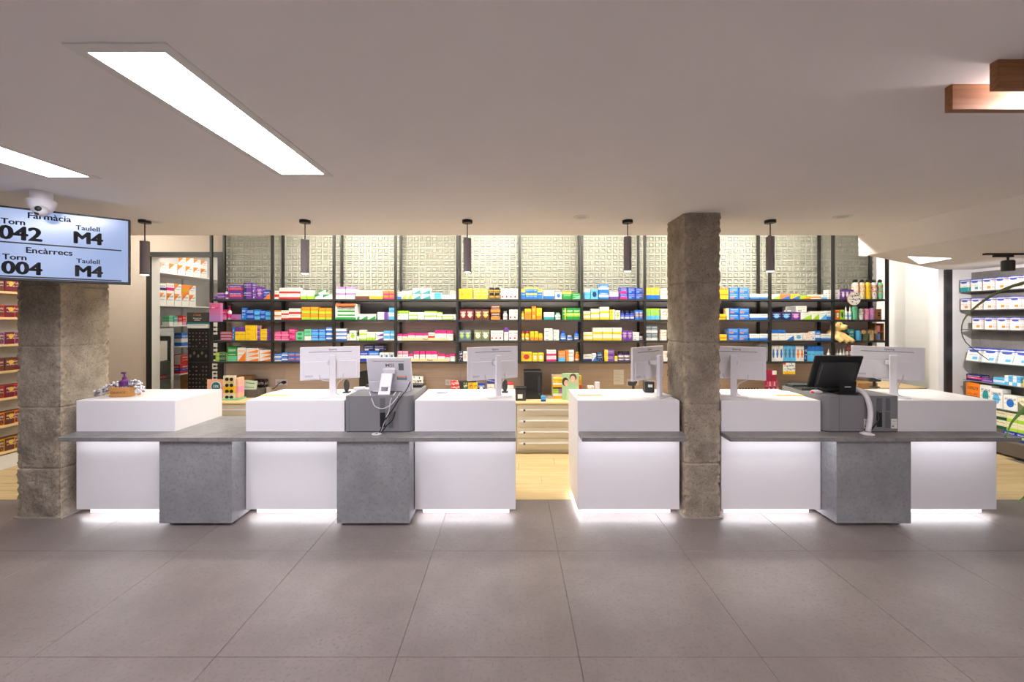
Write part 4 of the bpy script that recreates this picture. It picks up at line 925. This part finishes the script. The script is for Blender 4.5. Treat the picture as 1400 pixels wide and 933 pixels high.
for px0, px1, y0, y1, lb in ((377,393,519,527,'with a black plug behind the leftmost monitor'),(609,622,519,527,'left of the red price cards'),(857,873,518.5,527,'below the sheet, left of bare pillar')):
    Y = 6.066; t = thing('wall_socket', 'white double wall socket '+lb, 'socket', ((PX(px0,Y)+PX(px1,Y))/2, Y, PZ(y1,Y)), 0, 'white double wall sockets')
    hw = (PX(px1,Y)-PX(px0,Y))/2; h = PZ(y0,Y)-PZ(y1,Y)
    MB().bbox(-hw, hw, -.010, 0, 0, h, .003).build('plate', M_plw, t)
    for s in (-.45, .45): MB().lathe([(.026,0),(.026,.002)], 18, M=Matrix.Translation((s*hw,-.010,h/2)) @ Matrix.Rotation(R(90),4,'X')).build('outlet', M_plw2 if s < 0 else M_dark, t)
b = MB(); b.tube(curve_pts([(PX(388,6.0),6.02,PZ(523,6.0)),(PX(383,6.0),5.98,PZ(524,6.0)),(PX(376,5.9),5.92,PZ(529,5.95)),(PX(370,5.85),5.90,PZ(533,5.85))],16), .006, 6)
tag(b.build('plug_cable', M_blk, None, True), 'black plug cable leading from the wall socket by leftmost monitor', 'cable')
t = thing('black_plug', 'black plug in the wall socket behind the leftmost monitor', 'plug', (PX(388,6.03), 6.03, PZ(523,6.03))); MB().ball((0,0,0),(.04,.024,.022),12,8).build('body', M_blk, t, True)
# oval tray
t = thing('oval_tray', 'black tray with wooden rim behind the leftmost monitor', 'tray', (PX(432,5.75), 5.75, zt))
MB().lathe([(.12,0),(.15,.03),(.155,.035),(.14,.035),(.11,.01)], 24).build('rim', M_oaktop, t, True); MB().lathe([(.105,.012),(.13,.09),(.115,.10)], 24).build('insert', M_dark, t, True)
# pc tower at left of the middle counter (behind terminal), pc in the gap
bx('computer_tower', 'black computer tower between leftmost monitor and pale terminal', 'computer', 491, 501, 509, 5.85, M_blk, .2)
t, hw, h = bx('computer_tower', 'black computer tower on the oak worktop in the counter gap', 'computer', 717, 741, 508.5, 5.66, M_blk, .3)
MB().bbox(-hw*.75, hw*.5, -.004, 0, h*.35, h*.92, .002).build('front_grille', paint((14,14,15), .6), t)
MB().bbox(hw*.55, hw*.72, -.006, 0, h*.3, h*.85, .003).build('chrome_trim', paint((70,70,74), .2), t); MB().lathe([(.012,0),(.012,.004)], 16, M=Matrix.Translation((hw*.72,0,h*.2)) @ Matrix.Rotation(R(90),4,'X')).build('power_button', paint((60,80,110)), t)
t, hw, h = bx('receipt_printer', 'small charcoal receipt printer left of the computer tower', 'printer', 705, 719, 530, 5.54, M_dark, .11)
MB().box(-hw*.6, hw*.35, -.002, 0, h*.18, h*.5).build('paper_slot_label', M_paper, t); MB().bbox(-hw-.003, hw+.003, -.004, .11, h-.03, h+.002, .003).build('lid', M_blk, t)
o = inst(carton_mesh(.066, .03, .08, pmat('sky','royal','bt')), 'carton', None, (PX(743,5.50), 5.50, zt)); tag(o, 'small blue and white box on the oak worktop before the tower', 'carton')
t = thing('cable_coil', 'coiled grey cable on the oak worktop in the counter gap', 'cable', (PX(752,5.72), 5.72, zt))
b = MB()
for k in range(3): b.tube([(.04*math.cos(a*.3)*(1+.1*k), .03*math.sin(a*.3), .006+.008*k) for a in range(22)], .004, 6)
b.build('loops', M_plw2, t, True)
# tea display and leaflet stand
Y = 5.72; a, c = PX(757,Y), PX(771,Y); t = thing('sachet_display', 'small taupe display of yellow and green sachet boxes', 'display', ((a+c)/2, Y, zt)); hw = (c-a)/2+.02
b = MB(); b.box(-hw,-hw+.01,0,.12,0,.33).box(hw-.01,hw,0,.12,0,.33).box(-hw,hw,.11,.12,0,.33).box(-hw,hw,0,.11,0,.03).box(-hw,hw,0,.11,.165,.18); b.build('frame', M_panel, t)
for z, cols in ((.031,('lime','mauve')),(.181,('yellow','yellow'))):
    for i, cc in enumerate(cols): MB().bbox(-hw+.012+i*(hw-.012), -hw+.012+(i+1)*(hw-.012)-.003, .004, .09, z, z+.11, .002).build('sachet_box', pmat(cc,'white','bt'), t)
MB().box(-hw, hw, -.003, 0, 0, .035).box(-hw, hw, -.003, 0, .16, .195).build('front_lip', paint((232,170,30)), t)
Y = 5.60; a, c = PX(769,Y), PX(792,Y); t = thing('leaflet_stand', 'pale green leaflet stand with a photo of two smiling faces', 'leaflet stand', ((a+c)/2, Y, zt)); hw = (c-a)/2; h = PZ(511,Y)-zt
MB().bbox(-hw, hw, .03, .045, 0, h, .003).build('back_card', paint((168,204,160)), t)
def disc(nm, x, z, rx, rz_, m, y): 
    MB().add([(x+rx*math.cos(2*math.pi*k/20), y, z+rz_*math.sin(2*math.pi*k/20)) for k in range(20)]+[(x+rx*math.cos(2*math.pi*k/20), y+.0015, z+rz_*math.sin(2*math.pi*k/20)) for k in range(20)],
             [tuple(range(20)), tuple(range(39,19,-1))]+[(k+20,(k+1)%20+20,(k+1)%20,k) for k in range(20)]).build(nm, m, t)
sk = paint((226,184,160)); hr = paint((58,42,36)); hr2 = paint((92,70,56))
disc('printed_hair', -.075, h-.12, .045, .06, hr, .0285); disc('printed_face', -.06, h-.14, .032, .045, sk, .0270)
disc('printed_hair', .035, h-.06, .05, .055, hr2, .0285); disc('printed_face', .03, h-.085, .036, .05, sk, .0270); disc('printed_hand', .085, h-.13, .016, .05, sk, .0285)
for cx_, cz_ in ((-.06,h-.14),(.03,h-.085)):
    MB().box(cx_-.012, cx_+.014, .0255, .0268, cz_-.024, cz_-.018).build('printed_smile', M_paper, t)
    for s in (-.012,.012): MB().box(cx_+s-.003, cx_+s+.003, .0255, .0268, cz_+.006, cz_+.010).build('printed_eye', hr, t)
b = MB(); b.bbox(-hw*.5, hw, -.03, -.025, 0, h*.42, .001); b.box(-hw*.5,-hw*.5+.004,-.025,.03,0,h*.4); b.box(hw-.004,hw,-.025,.03,0,h*.4); b.build('leaflet_pocket', paint((186,222,176)), t)
MB().box(-hw*.45, hw-.006, -.02, .01, .002, h*.36).build('leaflets', M_paper, t)
bx('card_sachet_box', 'narrow gold and red card box behind the leaflet stand', 'box', 790, 795, 514, 5.75, pmat('gold','red','st'), .04)
# left of gap: red price cards, blue leaflets, white red box
t, hw, h = bx('price_card_holder', 'red and green price cards in a black wire holder', 'card holder', 622, 651, 521, 5.80, paint((40,40,40)), .05)
MB().bbox(-hw-.03, -hw+.09, -.02, -.012, h*.35, h+.03, .001, 1, 0, Matrix.Rotation(R(-8),4,'Y')).build('red_card', pmat('red','white','dot'), t)
for i, (ba, ac) in enumerate((('forest','yellow'),('gold','forest'),('yellow','red'))): MB().bbox(-hw*.2+i*.07, -hw*.2+i*.07+.065, -.010, -.004, h*.1, h*.9, .001).build('card', pmat(ba, ac, 'dot'), t)
bx('blue_leaflet', 'blue leaflet standing under the monitor at the counter gap', 'leaflet', 653, 663, 524, 5.82, pmat('royal','cream','ci'), .012)
bx('blue_card_box', 'blue and white card box behind the monitor at the gap', 'box', 666, 676, 517, 5.90, pmat('white','royal','tp'), .05)
b0 = bx('white_red_box', 'small white box with a red lid beside the computer tower', 'box', 688, 702, 527, 5.75, paint((230,226,220)), .09)[0]
o = inst(carton_mesh(.15, .085, .03, paint(COL['red'])), 'red_box', None, (PX(695,5.75), 5.752, PZ(527,5.75)+.0005)); tag(o, 'flat red box lying on the small white box', 'box')
bx('striped_box', 'white box with black bars behind the pale terminal', 'box', 563, 578, 515, 5.85, pmat('white','black','dot'), .07)
# right part
t = thing('wall_notice', 'white sheet taped to the wood panel left of bare pillar', 'notice', (PX(846,6.06), 6.068, PZ(526,6.06)))
MB().box(-.078, .078, -.003, 0, 0, .225).build('sheet', M_paper, t)
for k in range(8): MB().box(-.06, .02+.03*(k % 3), -.0034, -.0031, .19-.022*k, .193-.022*k).build('text_line', paint((170,168,162)), t)
bx('white_cube_box', 'little white cube box behind the counter left of pillar', 'box', 814, 820, 523, 5.62, M_plw, .06)
bx('small_red_white_box', 'small red and white box behind the white pad', 'box', 804, 812, 528, 5.62, pmat('white','red','dot'), .06)
t = thing('scanner_cradle', 'black scanner in a cradle below the wall socket near pillar', 'scanner', (PX(866,5.70), 5.70, zt))
MB().lathe([(.045,0),(.045,.012),(.016,.02),(.018,.20)], 16).build('stand', M_dark, t, True); MB().bbox(-.075, .03, -.035, .035, .19, .245, .012, 2).build('head', M_dark, t, True)
t, hw, h = bx('lipstick_display', 'burgundy display of pink lipsticks right of the pillar', 'display', 1046, 1062, 506, 5.75, paint((156,36,72)), .02)
MB().box(.02, hw-.004, -.002, 0, h-.07, h-.01).build('price_patch', M_paper, t)
for r_ in range(3):
    for c in range(5):
        lp = MB(); lp.lathe([(.012,0),(.012,.05),(.008,.052),(.007,.065)], 8); lp.build('lipstick', paint((220,150,170)) if (r_+c) % 2 else paint((170,60,90)), t, True, (-hw+.02+c*.032, -.03-.03*(2-r_), .01+r_*.085))
MB().bbox(-hw, hw+.03, -.11, 0, 0, .009, .003).build('base', paint((150,60,86)), t)
for r_ in (1,2): MB().box(-hw, hw+.01, -.015-.03*(3-r_), 0, r_*.085, r_*.085+.0095).build('step', paint((170,90,110)), t)
t = thing('bottle_rack', 'dark rack of small black bottles behind the pillar monitor', 'rack', (PX(1020,5.75), 5.75, zt)); MB().bbox(-.2, .2, -.06, .08, 0, .07, .004).build('tray', paint((60,44,40)), t)
for c in range(9): MB().lathe([(.016,0),(.016,.05),(.007,.055),(.007,.075)], 10, (-.17+c*.042, 0, .0705)).build('bottle', M_blk, t, True)
t = thing('coin_scale', 'dark coin tray box with white label behind the black terminal', 'tray', (PX(1098,5.7), 5.7, zt)); MB().bbox(-.13, .13, 0, .15, 0, .22, .01).build('body', M_dark, t); MB().box(-.12, -.04, -.002, 0, .08, .17).build('label', M_paper, t)
bx('parcel', 'flat kraft parcel lying behind the black terminal', 'parcel', 1172, 1200, 524, 5.7, M_kraft, .3)

# ------------------------------------------------------------------ right: office desk, leaflet rack, display wall
t = thing('office_desk', 'pale oak desk with black legs seen through the right opening', 'desk', (6.1, 6.55, 0))
MB().bbox(-.42, .7, -.02, .68, .70, .73, .003).build('top', M_oaktop, t)
for x in (-.38, .62):
    for y in (.02, .6): MB().box(x, x+.04, y, y+.04, 0, .70).build('leg', M_black, t)
Y = 7.2; t = thing('leaflet_rack', 'black curved wall rack holding white leaflets', 'rack', (PX(1267,Y), 7.298, PZ(467,Y)))
hz = PZ(409,Y)-PZ(467,Y)
prof = [(0,0)]+[(-.10-.09*math.sin(math.pi*k/10), hz*k/10) for k in range(0,11)]+[(0,hz)]
for x in (-.19, .16):
    b = MB(); b.prism(prof, x, x+.02 if x < 0 else x+.05, 0, Matrix(((0,0,1,0),(1,0,0,0),(0,1,0,0),(0,0,0,1)))); b.build('side', M_blk, t)
MB().box(-.17, .16, -.012, 0, 0, hz).build('back', M_dark, t)
for k in range(4):
    z = .03+k*hz/4.3; MB().box(-.168, .158, -.15, -.02, z-.012, z-.004).build('shelf', M_dark, t)
    MB().bbox(-.15+.01*k, .12, -.10-.02*(k % 2), -.07, z, z+hz/4.6, .002, 1, 0, Matrix.Rotation(R(3*(k-1)),4,'Y')).build('leaflets', M_paper, t)
Y = 6.9; t = thing('intercom_screen', 'white wall panel with small grey screen beside leaflet rack', 'screen', (6.44, 7.08, PZ(468,Y)))
MB().bbox(-.17, .12, 0, .21, 0, .36, .008).build('housing', M_plw, t); MB().box(-.12, .10, -.002, 0, .08, .29).build('screen', paint((70,78,88), .2), t)
# display wall along the right side: panels, shelves, products
XD = 7.0
struct(MB().box(XD, XD+.2, 3.2, YW, 0, 2.607).build('wall_display_side', M_wallw))
dsp = thing('wall_display', 'grey panelled wall display with product shelves at right edge', 'display wall', (XD, 4.8, 0))
M_gpan = concrete('grey_display_panel', (118,114,110), (134,130,126), (106,102,98), 5, 60, .6, .02)
for y0, y1 in ((-1.6,-.6),(-.597,.4),(.403,1.14),(1.143,1.255)): MB().box(-.02, -.001, y0, y1, .2, 2.56).build('back_panel', M_gpan, dsp)
MB().bbox(-.35, -.021, -1.6, .95, .02, .22, .02, 2).build('base', paint((92,84,76)), dsp)
SZ = [2.262, 1.99, 1.705]
for z in SZ: MB().bbox(-.25, -.021, -1.4, 1.18, z-.012, z, .002).build('shelf', M_dkpanel, dsp)
GZ = [1.236, .955, .62]
M_gl2 = mat('green_glass_edge', (120,140,132), .15, var=.02)
for i, z in enumerate(GZ): MB().bbox(-.25-.02*i, -.021, -1.4, 1.15, z-.009, z, .001).build('glass_shelf', M_gl2, dsp)
def pack_group(Y, z, n_, w_, h_, base, acc, style, lean, label, group, zoff=.0005):
    th = .017; me = MB().bbox(-th/2+.0006, th/2-.0006, -w_/2, w_/2, 0, h_, .002).mesh('pack', pmat(base, acc, style))
    top_ = MB().bbox(-th/2+.0002, th/2-.0002, -w_/2-.0003, w_/2+.0003, h_*.80, h_+.001, .001).mesh('blue_top', pmat('royal', 'white', 'st'))
    fr = MB().lathe([(.001,0),(w_*.36,0),(w_*.36,.0012)], 18, M=Matrix.Translation((-th/2-.0002,0,h_*.76)) @ Matrix.Rotation(R(-90),4,'Y') @ Matrix.Diagonal((.35,1,1,1))).mesh('oval_badge', paint((60,80,170)))
    for k in range(n_):
        o = inst(me, 'support_pack', None, (XD-.235+k*(th+.002), Y, z+zoff+.002), (0, lean, 0))
        tag(o, '%s, %s from the front' % (label, ORD[k]), 'package', group)
        inst(top_, 'blue_top', o)
        if k == 0: inst(fr, 'oval_badge', o)
ys = [5.96, 5.82, 5.67, 5.52, 5.37, 5.22]; cols = [('white','teal'),('white','teal'),('white','orange'),('white','orange'),('white','orange'),('white','orange')]
for si, z in enumerate(SZ):
    for gi, yy in enumerate(ys):
        if si == 2 and gi == 0: continue
        pack_group(yy-.0-.01*si, z, 7 if gi else 3, .105, .17 if si else .175, cols[gi][0], cols[gi][1] if si == 0 else 'orange', 'pl' if (gi or si) else 'bt', 0,
                   'blue-topped white pack, %s display shelf, %s group from far end' % (['top','second','third'][si], ORD[gi]), 'blue-topped packs on the display wall')
for gi, (yy, nn_) in enumerate(((5.86,8),(5.66,7),(5.47,7),(5.30,7))):
    pack_group(yy, GZ[0], nn_, .16, .20, 'white', 'sky', 'pl', R(14), 'leaning white pack, upper glass shelf, %s group from far end' % ORD[gi], 'leaning packs on the glass shelf')
def side_box(Y0, Y1, z, h_, base, acc, style, label, d_=.12, xo=.245):
    o = MB().bbox(0, d_, 0, Y1-Y0, 0, h_, .002).build('product_box', pmat(base, acc, style), None, False, (XD-xo, Y0, z+.0006)); tag(o, label, 'box', 'boxes on the glass shelves')
side_box(5.74, 5.93, GZ[1], .088, 'navy', 'magenta', 'st', 'navy and magenta box on the lower glass shelf')
side_box(5.60, 5.735, GZ[1], .035, 'royal', 'magenta', 'st', 'flat blue box beside the navy and magenta box')
side_box(5.47, 5.595, GZ[1], .085, 'sky', 'white', 'st', 'sky blue and white box on the lower glass shelf')
for i in range(4): side_box(5.43-.045*i, 5.472-.045*i-.004, GZ[1], .13, 'sky' if i % 2 else 'white', 'white' if i % 2 else 'sky', 'bt', 'slim blue and white box, %s of four on lower glass shelf' % ORD[i])
side_box(5.15, 5.27, GZ[1], .10, 'yellow', 'orange', 'pl', 'yellow box at the near end of lower glass shelf')
side_box(5.76, 5.93, GZ[2], .30, 'orange', 'maroon', 'bt', 'orange and dark red boxed set below the navy box', .10)
side_box(5.62, 5.755, GZ[2], .29, 'white', 'teal', 'ci', 'white box with teal round spot on lowest glass shelf')
side_box(5.47, 5.61, GZ[2], .265, 'white', 'sky', 'ci', 'white box with blue ring, farther of two on lowest glass shelf', .12, .27)
side_box(5.31, 5.46, GZ[2], .20, 'white', 'blue', 'ci', 'white box with blue ring, nearer of two on lowest glass shelf', .12, .27)
side_box(5.16, 5.305, GZ[2], .19, 'cream', 'olive', 'dg', 'cream box at the near end of lowest glass shelf', .12, .27)
for r_ in range(2):
    for c in range(3): side_box(5.43-.12*c, 5.545-.12*c, .2205+.012*0+r_*.125+.12, .122, 'cream', 'lime' if c else 'forest', 'bt', '%s cream and green box, %s from far end, below the glass shelves' % (['lower','upper'][r_], ORD[c]), .1, .27)
for c in range(2): side_box(5.33-.14*c, 5.46-.14*c, .2205, .118, 'royal', 'lime', 'st', 'blue and green pack on display base, %s' % ['farther','nearer'][c], .1, .27)
side_box(5.02, 5.20, .2205, .115, 'lime', 'green', 'bt', 'bright green pouch on the display base', .1, .30)
side_box(5.02, 5.18, .345, .12, 'magenta', 'pink', 'tp', 'bright magenta pouch above the green pouch', .1, .30)
# track spotlight
t = thing('track_spotlight', 'black track spotlight hanging before the display wall', 'spotlight', (PX(1378,4.55), 4.55, zs))
b = MB(); b.box(-.27, .5, -.018, .018, -.02, 0); b.build('track', M_blk, t); MB().box(-.16, .05, -.016, .016, -.045, -.021).build('adapter', M_blk, t)
MB().tube([(.0,0,-.045),(.0,0,-.085)], .01, 10).build('stem', M_blk, t); MB().lathe([(.048,-.205),(.055,-.20),(.055,-.09),(.045,-.08)], 24).build('head', M_dark, t, True)
sl = bpy.data.lights.new('spot', 'SPOT'); sl.energy = 220; sl.spot_size = R(95); sl.spot_blend = .6; sl.color = (1,.94,.97); sl.shadow_soft_size = .03
so = bpy.data.objects.new('spot', sl); C.objects.link(so); so.parent = t; so.location = (0,0,-.21); so.rotation_euler = (R(38), R(48), 0)
so.rotation_euler = Vector((XD-.1-t.location.x, 5.55-4.55, 1.6-2.4)).to_track_quat('-Z','Y').to_euler()
# plant at the right edge: pot out of frame, arching strap leaves
t = thing('potted_plant', 'arching strap-leaved plant reaching in from the right edge', 'plant', (3.95, 2.55, 0))
MB().lathe([(.12,0),(.16,.03),(.20,.42),(.21,.44),(.19,.44),(.18,.38)], 28).build('pot', paint((70,66,62)), t, True)
MB().lathe([(.001,.37),(.178,.385)], 24).build('soil', paint((50,38,30)), t)
o0 = Vector(t.location)
def strap(pts, wd, m):
    P = [Vector(p)-o0 for p in curve_pts(pts, 30)]; b = MB(); vs = []; fs = []; n_ = len(P)
    for i, p in enumerate(P):
        d_ = (P[min(i+1,n_-1)]-P[max(i-1,0)]).normalized(); s = d_.cross(Vector((.3,-1,.2))).normalized(); u = i/(n_-1); w_ = wd*(min(1,.45+u*2) if u < .35 else max(.12, 1-(u-.35)*1.2))
        nr = s.cross(d_)*.0025
        vs += [p-s*w_, p+nr*1.5, p+s*w_, p-nr]
    for i in range(n_-1):
        for k in range(4): fs.append((i*4+k, i*4+(k+1)%4, (i+1)*4+(k+1)%4, (i+1)*4+k))
    fs += [(3,2,1,0), tuple((n_-1)*4+k for k in range(4))]
    b.add(vs, fs); b.build('leaf', m, t, True)
Yp = 2.6
strap([(3.93,2.55,.40),(4.0,2.58,1.2),(3.75,Yp,1.95),W(1440,385,Yp),W(1400,387,Yp),W(1360,402,Yp),W(1328,425,Yp),W(1315,445,Yp),W(1320,468,Yp),W(1352,493,Yp)], .012, M_stem)
Yq = 2.4
strap([(3.9,2.5,.40),(3.75,2.45,.9),(3.45,Yq,1.38),W(1425,540,Yq),W(1398,562,Yq),W(1382,580,Yq),W(1375,600,Yq)], .020, M_leaf)
strap([(3.9,2.55,.40),(3.6,2.6,.62),W(1420,660,2.55),W(1403,678,2.5),W(1391,687,2.5)], .018, M_leaf)
strap([(3.98,2.55,.40),(4.1,2.5,.95),(4.35,2.45,1.15),(4.6,2.4,.9)], .02, M_leaf)
strap([(3.95,2.6,.40),(3.98,2.85,1.0),(4.1,3.2,1.1),(4.2,3.4,.85)], .02, M_leaf)

# ------------------------------------------------------------------ far left: shelf unit with brown boxes
XL = -6.25
t = thing('wooden_wall_shelves', 'white shelf unit with pale wood shelves at far left edge', 'shelving', (XL, 4.85, 0))
LZ = [2.2, 1.878, 1.543, 1.216, .88, .546, .22]
MB().box(-.38, -.36, -.6, .6, 0, 2.6).build('back', M_wallw, t); 
for y in (-.62, .6): MB().box(-.38, 0, y, y+.02, 0, 2.6).build('side', M_wallw, t)
MB().box(-.36, -.03, -.6, .6, 0, .17).build('plinth', M_wallw, t)
for z in LZ+[2.53]: MB().bbox(-.36, 0, -.599, .599, z-.028, z, .002).build('shelf', M_oaktop, t)
for si, z in enumerate(LZ):
    ba, ac = [('maroon','brown'),('maroon','red'),('maroon','mauve'),('brown','maroon'),('maroon','red'),('brown','orange'),('brown','gold')][si]
    for k in range(4):
        y0 = 4.62+k*.155
        o = MB().bbox(0, .15, 0, .15, 0, .15, .002).build('supplement_box', pmat(ba, ac, 'rt'), None, False, (XL-.17, y0, z+.0006))
        tag(o, '%s box with yellow disc, %s shelf from top at far left, %s from camera side' % (ba, ORD[si], ORD[k]), 'box', 'brown boxes on the far left shelves')
        MB().lathe([(.001,0),(.026,0),(.026,.001)], 18, M=Matrix.Translation((.1502,.06,.10)) @ Matrix.Rotation(R(90),4,'Y')).build('yellow_disc', paint((226,180,60)), o)
        MB().box(.1502,.1512,.10,.142,.01,.14).build('side_picture', pmat('brown' if k % 2 else 'maroon', ac, 'dot'), o)
# ------------------------------------------------------------------ storeroom
XR = -5.75
rk = thing('storeroom_shelves', 'white wall shelves in the storeroom behind the doorway', 'shelving', (XR, 6.3, 0))
for z, y0 in ((2.63,0),(2.085,0),(1.745,.40),(1.38,.60),(.90,.60)): MB().bbox(-.548, 0, y0, 1.85, z-.02, z, .002).build('shelf', M_wallw, rk)
for y in (.68, 1.3): MB().box(-.549, -.53, y, y+.03, .2, 2.9).build('rail', M_plw2, rk)
def sbox(Y0, Y1, z, h_, base, acc, style, label, d_=.13, xo=.14):
    o = MB().bbox(0, d_, 0, Y1-Y0-.004, 0, h_, .002).build('storeroom_box', pmat(base, acc, style), None, False, (XR-xo, Y0, z+.0006)); tag(o, label, 'box', 'boxes on the storeroom shelves')
for k in range(8):
    y0 = 6.34+k*.155
    if k < 6: sbox(y0, y0+.15, 2.085, .20, 'white', 'orange', 'du', 'white and orange box, lower, %s on second storeroom shelf' % ORD[k])
    if k < 6: sbox(y0, y0+.15, 2.2862, .17 if k != 1 else .15, 'white' if k != 4 else 'orange', ('orange','navy','magenta','orange','gold','orange')[k], 'du' if k not in (1,2,4) else 'st', 'white boxed food, upper, %s on second storeroom shelf' % ORD[k])
for k in range(7):
    y0 = 6.36+k*.17
    sbox(y0, y0+.16, 2.63, .16, 'white', 'orange' if k != 1 else 'peach', 'du', 'orange and white box, %s on top storeroom shelf' % ORD[k])
    if k in (0, 4, 5, 6): sbox(y0, y0+.16, 2.7912, .15, 'white', 'orange', 'du', 'orange and white box stacked above, %s on top storeroom shelf' % ORD[k])
for k, (ba, ac) in enumerate((('mint','white'),('teal','white'),('red','white'),('red','pink'),('white','blue'),('blue','white'),('white','grey'),('white','grey'))):
    sbox(6.70+k*.09, 6.785+k*.09, 1.745, .17-.01*(k % 3), ba, ac, 'bt', '%s and %s slim box, %s on third storeroom shelf' % (ba, ac, ORD[k]), .12, .13)
sbox(6.95, 7.10, 1.38, .23, 'blue', 'white', 'st', 'blue and white box beside the milk tin in the storeroom')
o = bottle(-5.62-.0, 7.10, 1.3806, .17, .22, 'white', 'royal', 'white tin with blue lid on the storeroom shelf', None, 'j', 0, 'tin'); o.location.x = XR-.09
sbox(7.32, 7.45, 1.38, .20, 'slate', 'white', 'st', 'grey box behind the milk tin in the storeroom')
sbox(6.92, 7.40, .90, .16, 'red', 'royal', 'st', 'lower red and blue bulk pack in the storeroom', .26, .27); sbox(6.92, 7.38, 1.0612, .16, 'red', 'white', 'rt', 'upper red and white bulk pack in the storeroom', .26, .27)
t = thing('cardboard_carton', 'brown cardboard carton on the storeroom floor under bulk packs', 'carton', (-5.70, 7.05, 0)); MB().bbox(-.17, .25, 0, .4, 0, .86, .004).build('body', M_kraft, t); MB().box(-.02,.06,-.001,0,.55,.68).build('orange_print', paint((226,110,30)), t); text('lettering', 'ck', .10, FACE(-.04,-.0012,.76), paint((170,50,30)), t)
# glass-door fridge
t = thing('glass_door_fridge', 'grey glass-door fridge with paper sheets behind the doorway', 'fridge', (-5.785, 6.40, 0), R(40))
b = MB(); b.box(-.27,-.24,0,.28,0,1.70).box(.24,.27,0,.28,0,1.70).box(-.24,.24,0,.28,1.62,1.70).box(-.24,.24,0,.28,0,.12).box(-.24,.24,.26,.28,.12,1.62); b.build('cabinet', paint((186,188,186)), t)
fr_ = MB(); fr_.box(-.27,-.235,-.04,-.001,.10,1.64).box(.235,.27,-.04,-.001,.10,1.64).box(-.235,.235,-.04,-.001,1.58,1.64).box(-.235,.235,-.04,-.001,.10,.16); fr_.build('door_frame', M_alu, t)
MB().box(-.234,.234,-.026,-.018,.161,1.579).build('door_glass', M_glass, t)
for z in (.5,.85,1.15,1.38): MB().box(-.238,.238,.03,.25,z,z+.012).build('rack', M_plw2, t)
for i, (x, z, ba) in enumerate(((-.05,.862,'white'),(.08,.862,'red'),(.02,.512,'white'),(.12,.512,'grey'),(.05,1.162,'white'))): MB().bbox(x, x+.10, .06, .16, z+.0005, z+.07, .002).build('stored_pack', pmat(ba,'grey','st'), t)
MB().box(-.10,.19,-.029,-.0265,1.18,1.50).build('paper_sheet', M_paper, t)
# black make-up display
t = thing('makeup_display', 'tall black make-up display with rows of small testers', 'display stand', (PX(271,6.62), 6.62, 0)); hw = .175
MB().bbox(-hw, hw, 0, .2, 0, 1.70, .004).build('body', M_blk, t); MB().bbox(-hw, hw, -.02, .03, 1.80, 1.965, .003).build('header', paint((58,54,52)), t)
MB().bbox(-hw, hw, -.01, .15, 1.70, 1.80, .003).build('glasses_card', pmat('white','teal','tp'), t)
text('lettering', 'e Lacey', .042, FACE(0,-.0206,1.925), paint((226,130,60)), t, .0006); text('lettering', 'Discover our', .026, FACE(0,-.0206,1.868), M_paper, t, .0004); text('lettering', 'collection', .026, FACE(0,-.0206,1.838), M_paper, t, .0004)
rr = random.Random(5); tm_ = MB().lathe([(.011,0),(.013,.004),(.010,.008)], 10, M=Matrix.Rotation(R(90),4,'X')).mesh('tester', paint((128,100,86), .3))
for r_ in range(5):
    for c in range(6):
        if rr.random() < .75 or r_ == 0: inst(tm_, 'tester', t, (-.138+c*.055, -.0005, 1.62-r_*.055))
for r_ in range(8):
    for c in range(6):
        if rr.random() < .94: inst(tm_, 'tester', t, (-.138+c*.055, -.0005, 1.06-r_*.066))
dm = MB().add([(0,-.006,-.03),(.018,-.006,0),(0,-.006,.03),(-.018,-.006,0),(0,0,-.034),(.022,0,0),(0,0,.034),(-.022,0,0)], [(0,1,2,3),(4,5,1,0),(5,6,2,1),(6,7,3,2),(7,4,0,3)]).mesh('diamond_tester', paint((120,104,92), .3))
for c in range(5): inst(dm, 'diamond_tester', t, (-.13+c*.065, -.0005, 1.24+(.05 if c % 2 else 0)))
for z in (1.13, 1.35): MB().box(-hw, hw, -.012, 0, z, z+.012).build('ledge', M_dark, t)
# reading glasses rack
t = thing('reading_glasses_rack', 'narrow black rack with white cards of reading glasses by doorway', 'rack', (PX(297,6.55), 6.55, 0)); MB().box(-.12, .10, 0, .06, 0, 1.84).build('back', M_black, t)
for k, z in enumerate((1.60, 1.26, 1.03, .84)):
    cd = MB().bbox(-.075, .075, -.012, -.001, z, z+(.20 if k < 2 else .16), .002).build('card', M_paper, t)
    for j in range(2):
        zz = z+.05+j*.07; gl = MB()
        for s in (-1,1): gl.lathe([(.026,0),(.026,.004)], 14, M=Matrix.Translation((s*.03,-.0125,zz)) @ Matrix.Rotation(R(90),4,'X') @ Matrix.Diagonal((1,.6,1,1)))
        gl.box(-.008,.008,-.0165,-.0125,zz,zz+.005); gl.build('glasses', M_dark, t)
ceiling_panel(-5.7, -4.9, 6.75, 7.0, 'lit panel in the storeroom ceiling behind the doorway', 3.45, emis('storeroom_light', (1,.96,.88), L_ROOM), 'storeroom light')
ceiling_panel(5.75, 6.45, 6.5, 6.75, 'lit panel in the office ceiling behind the opening', 3.45, emis('office_light', (1,.98,.93), 55), 'office light')
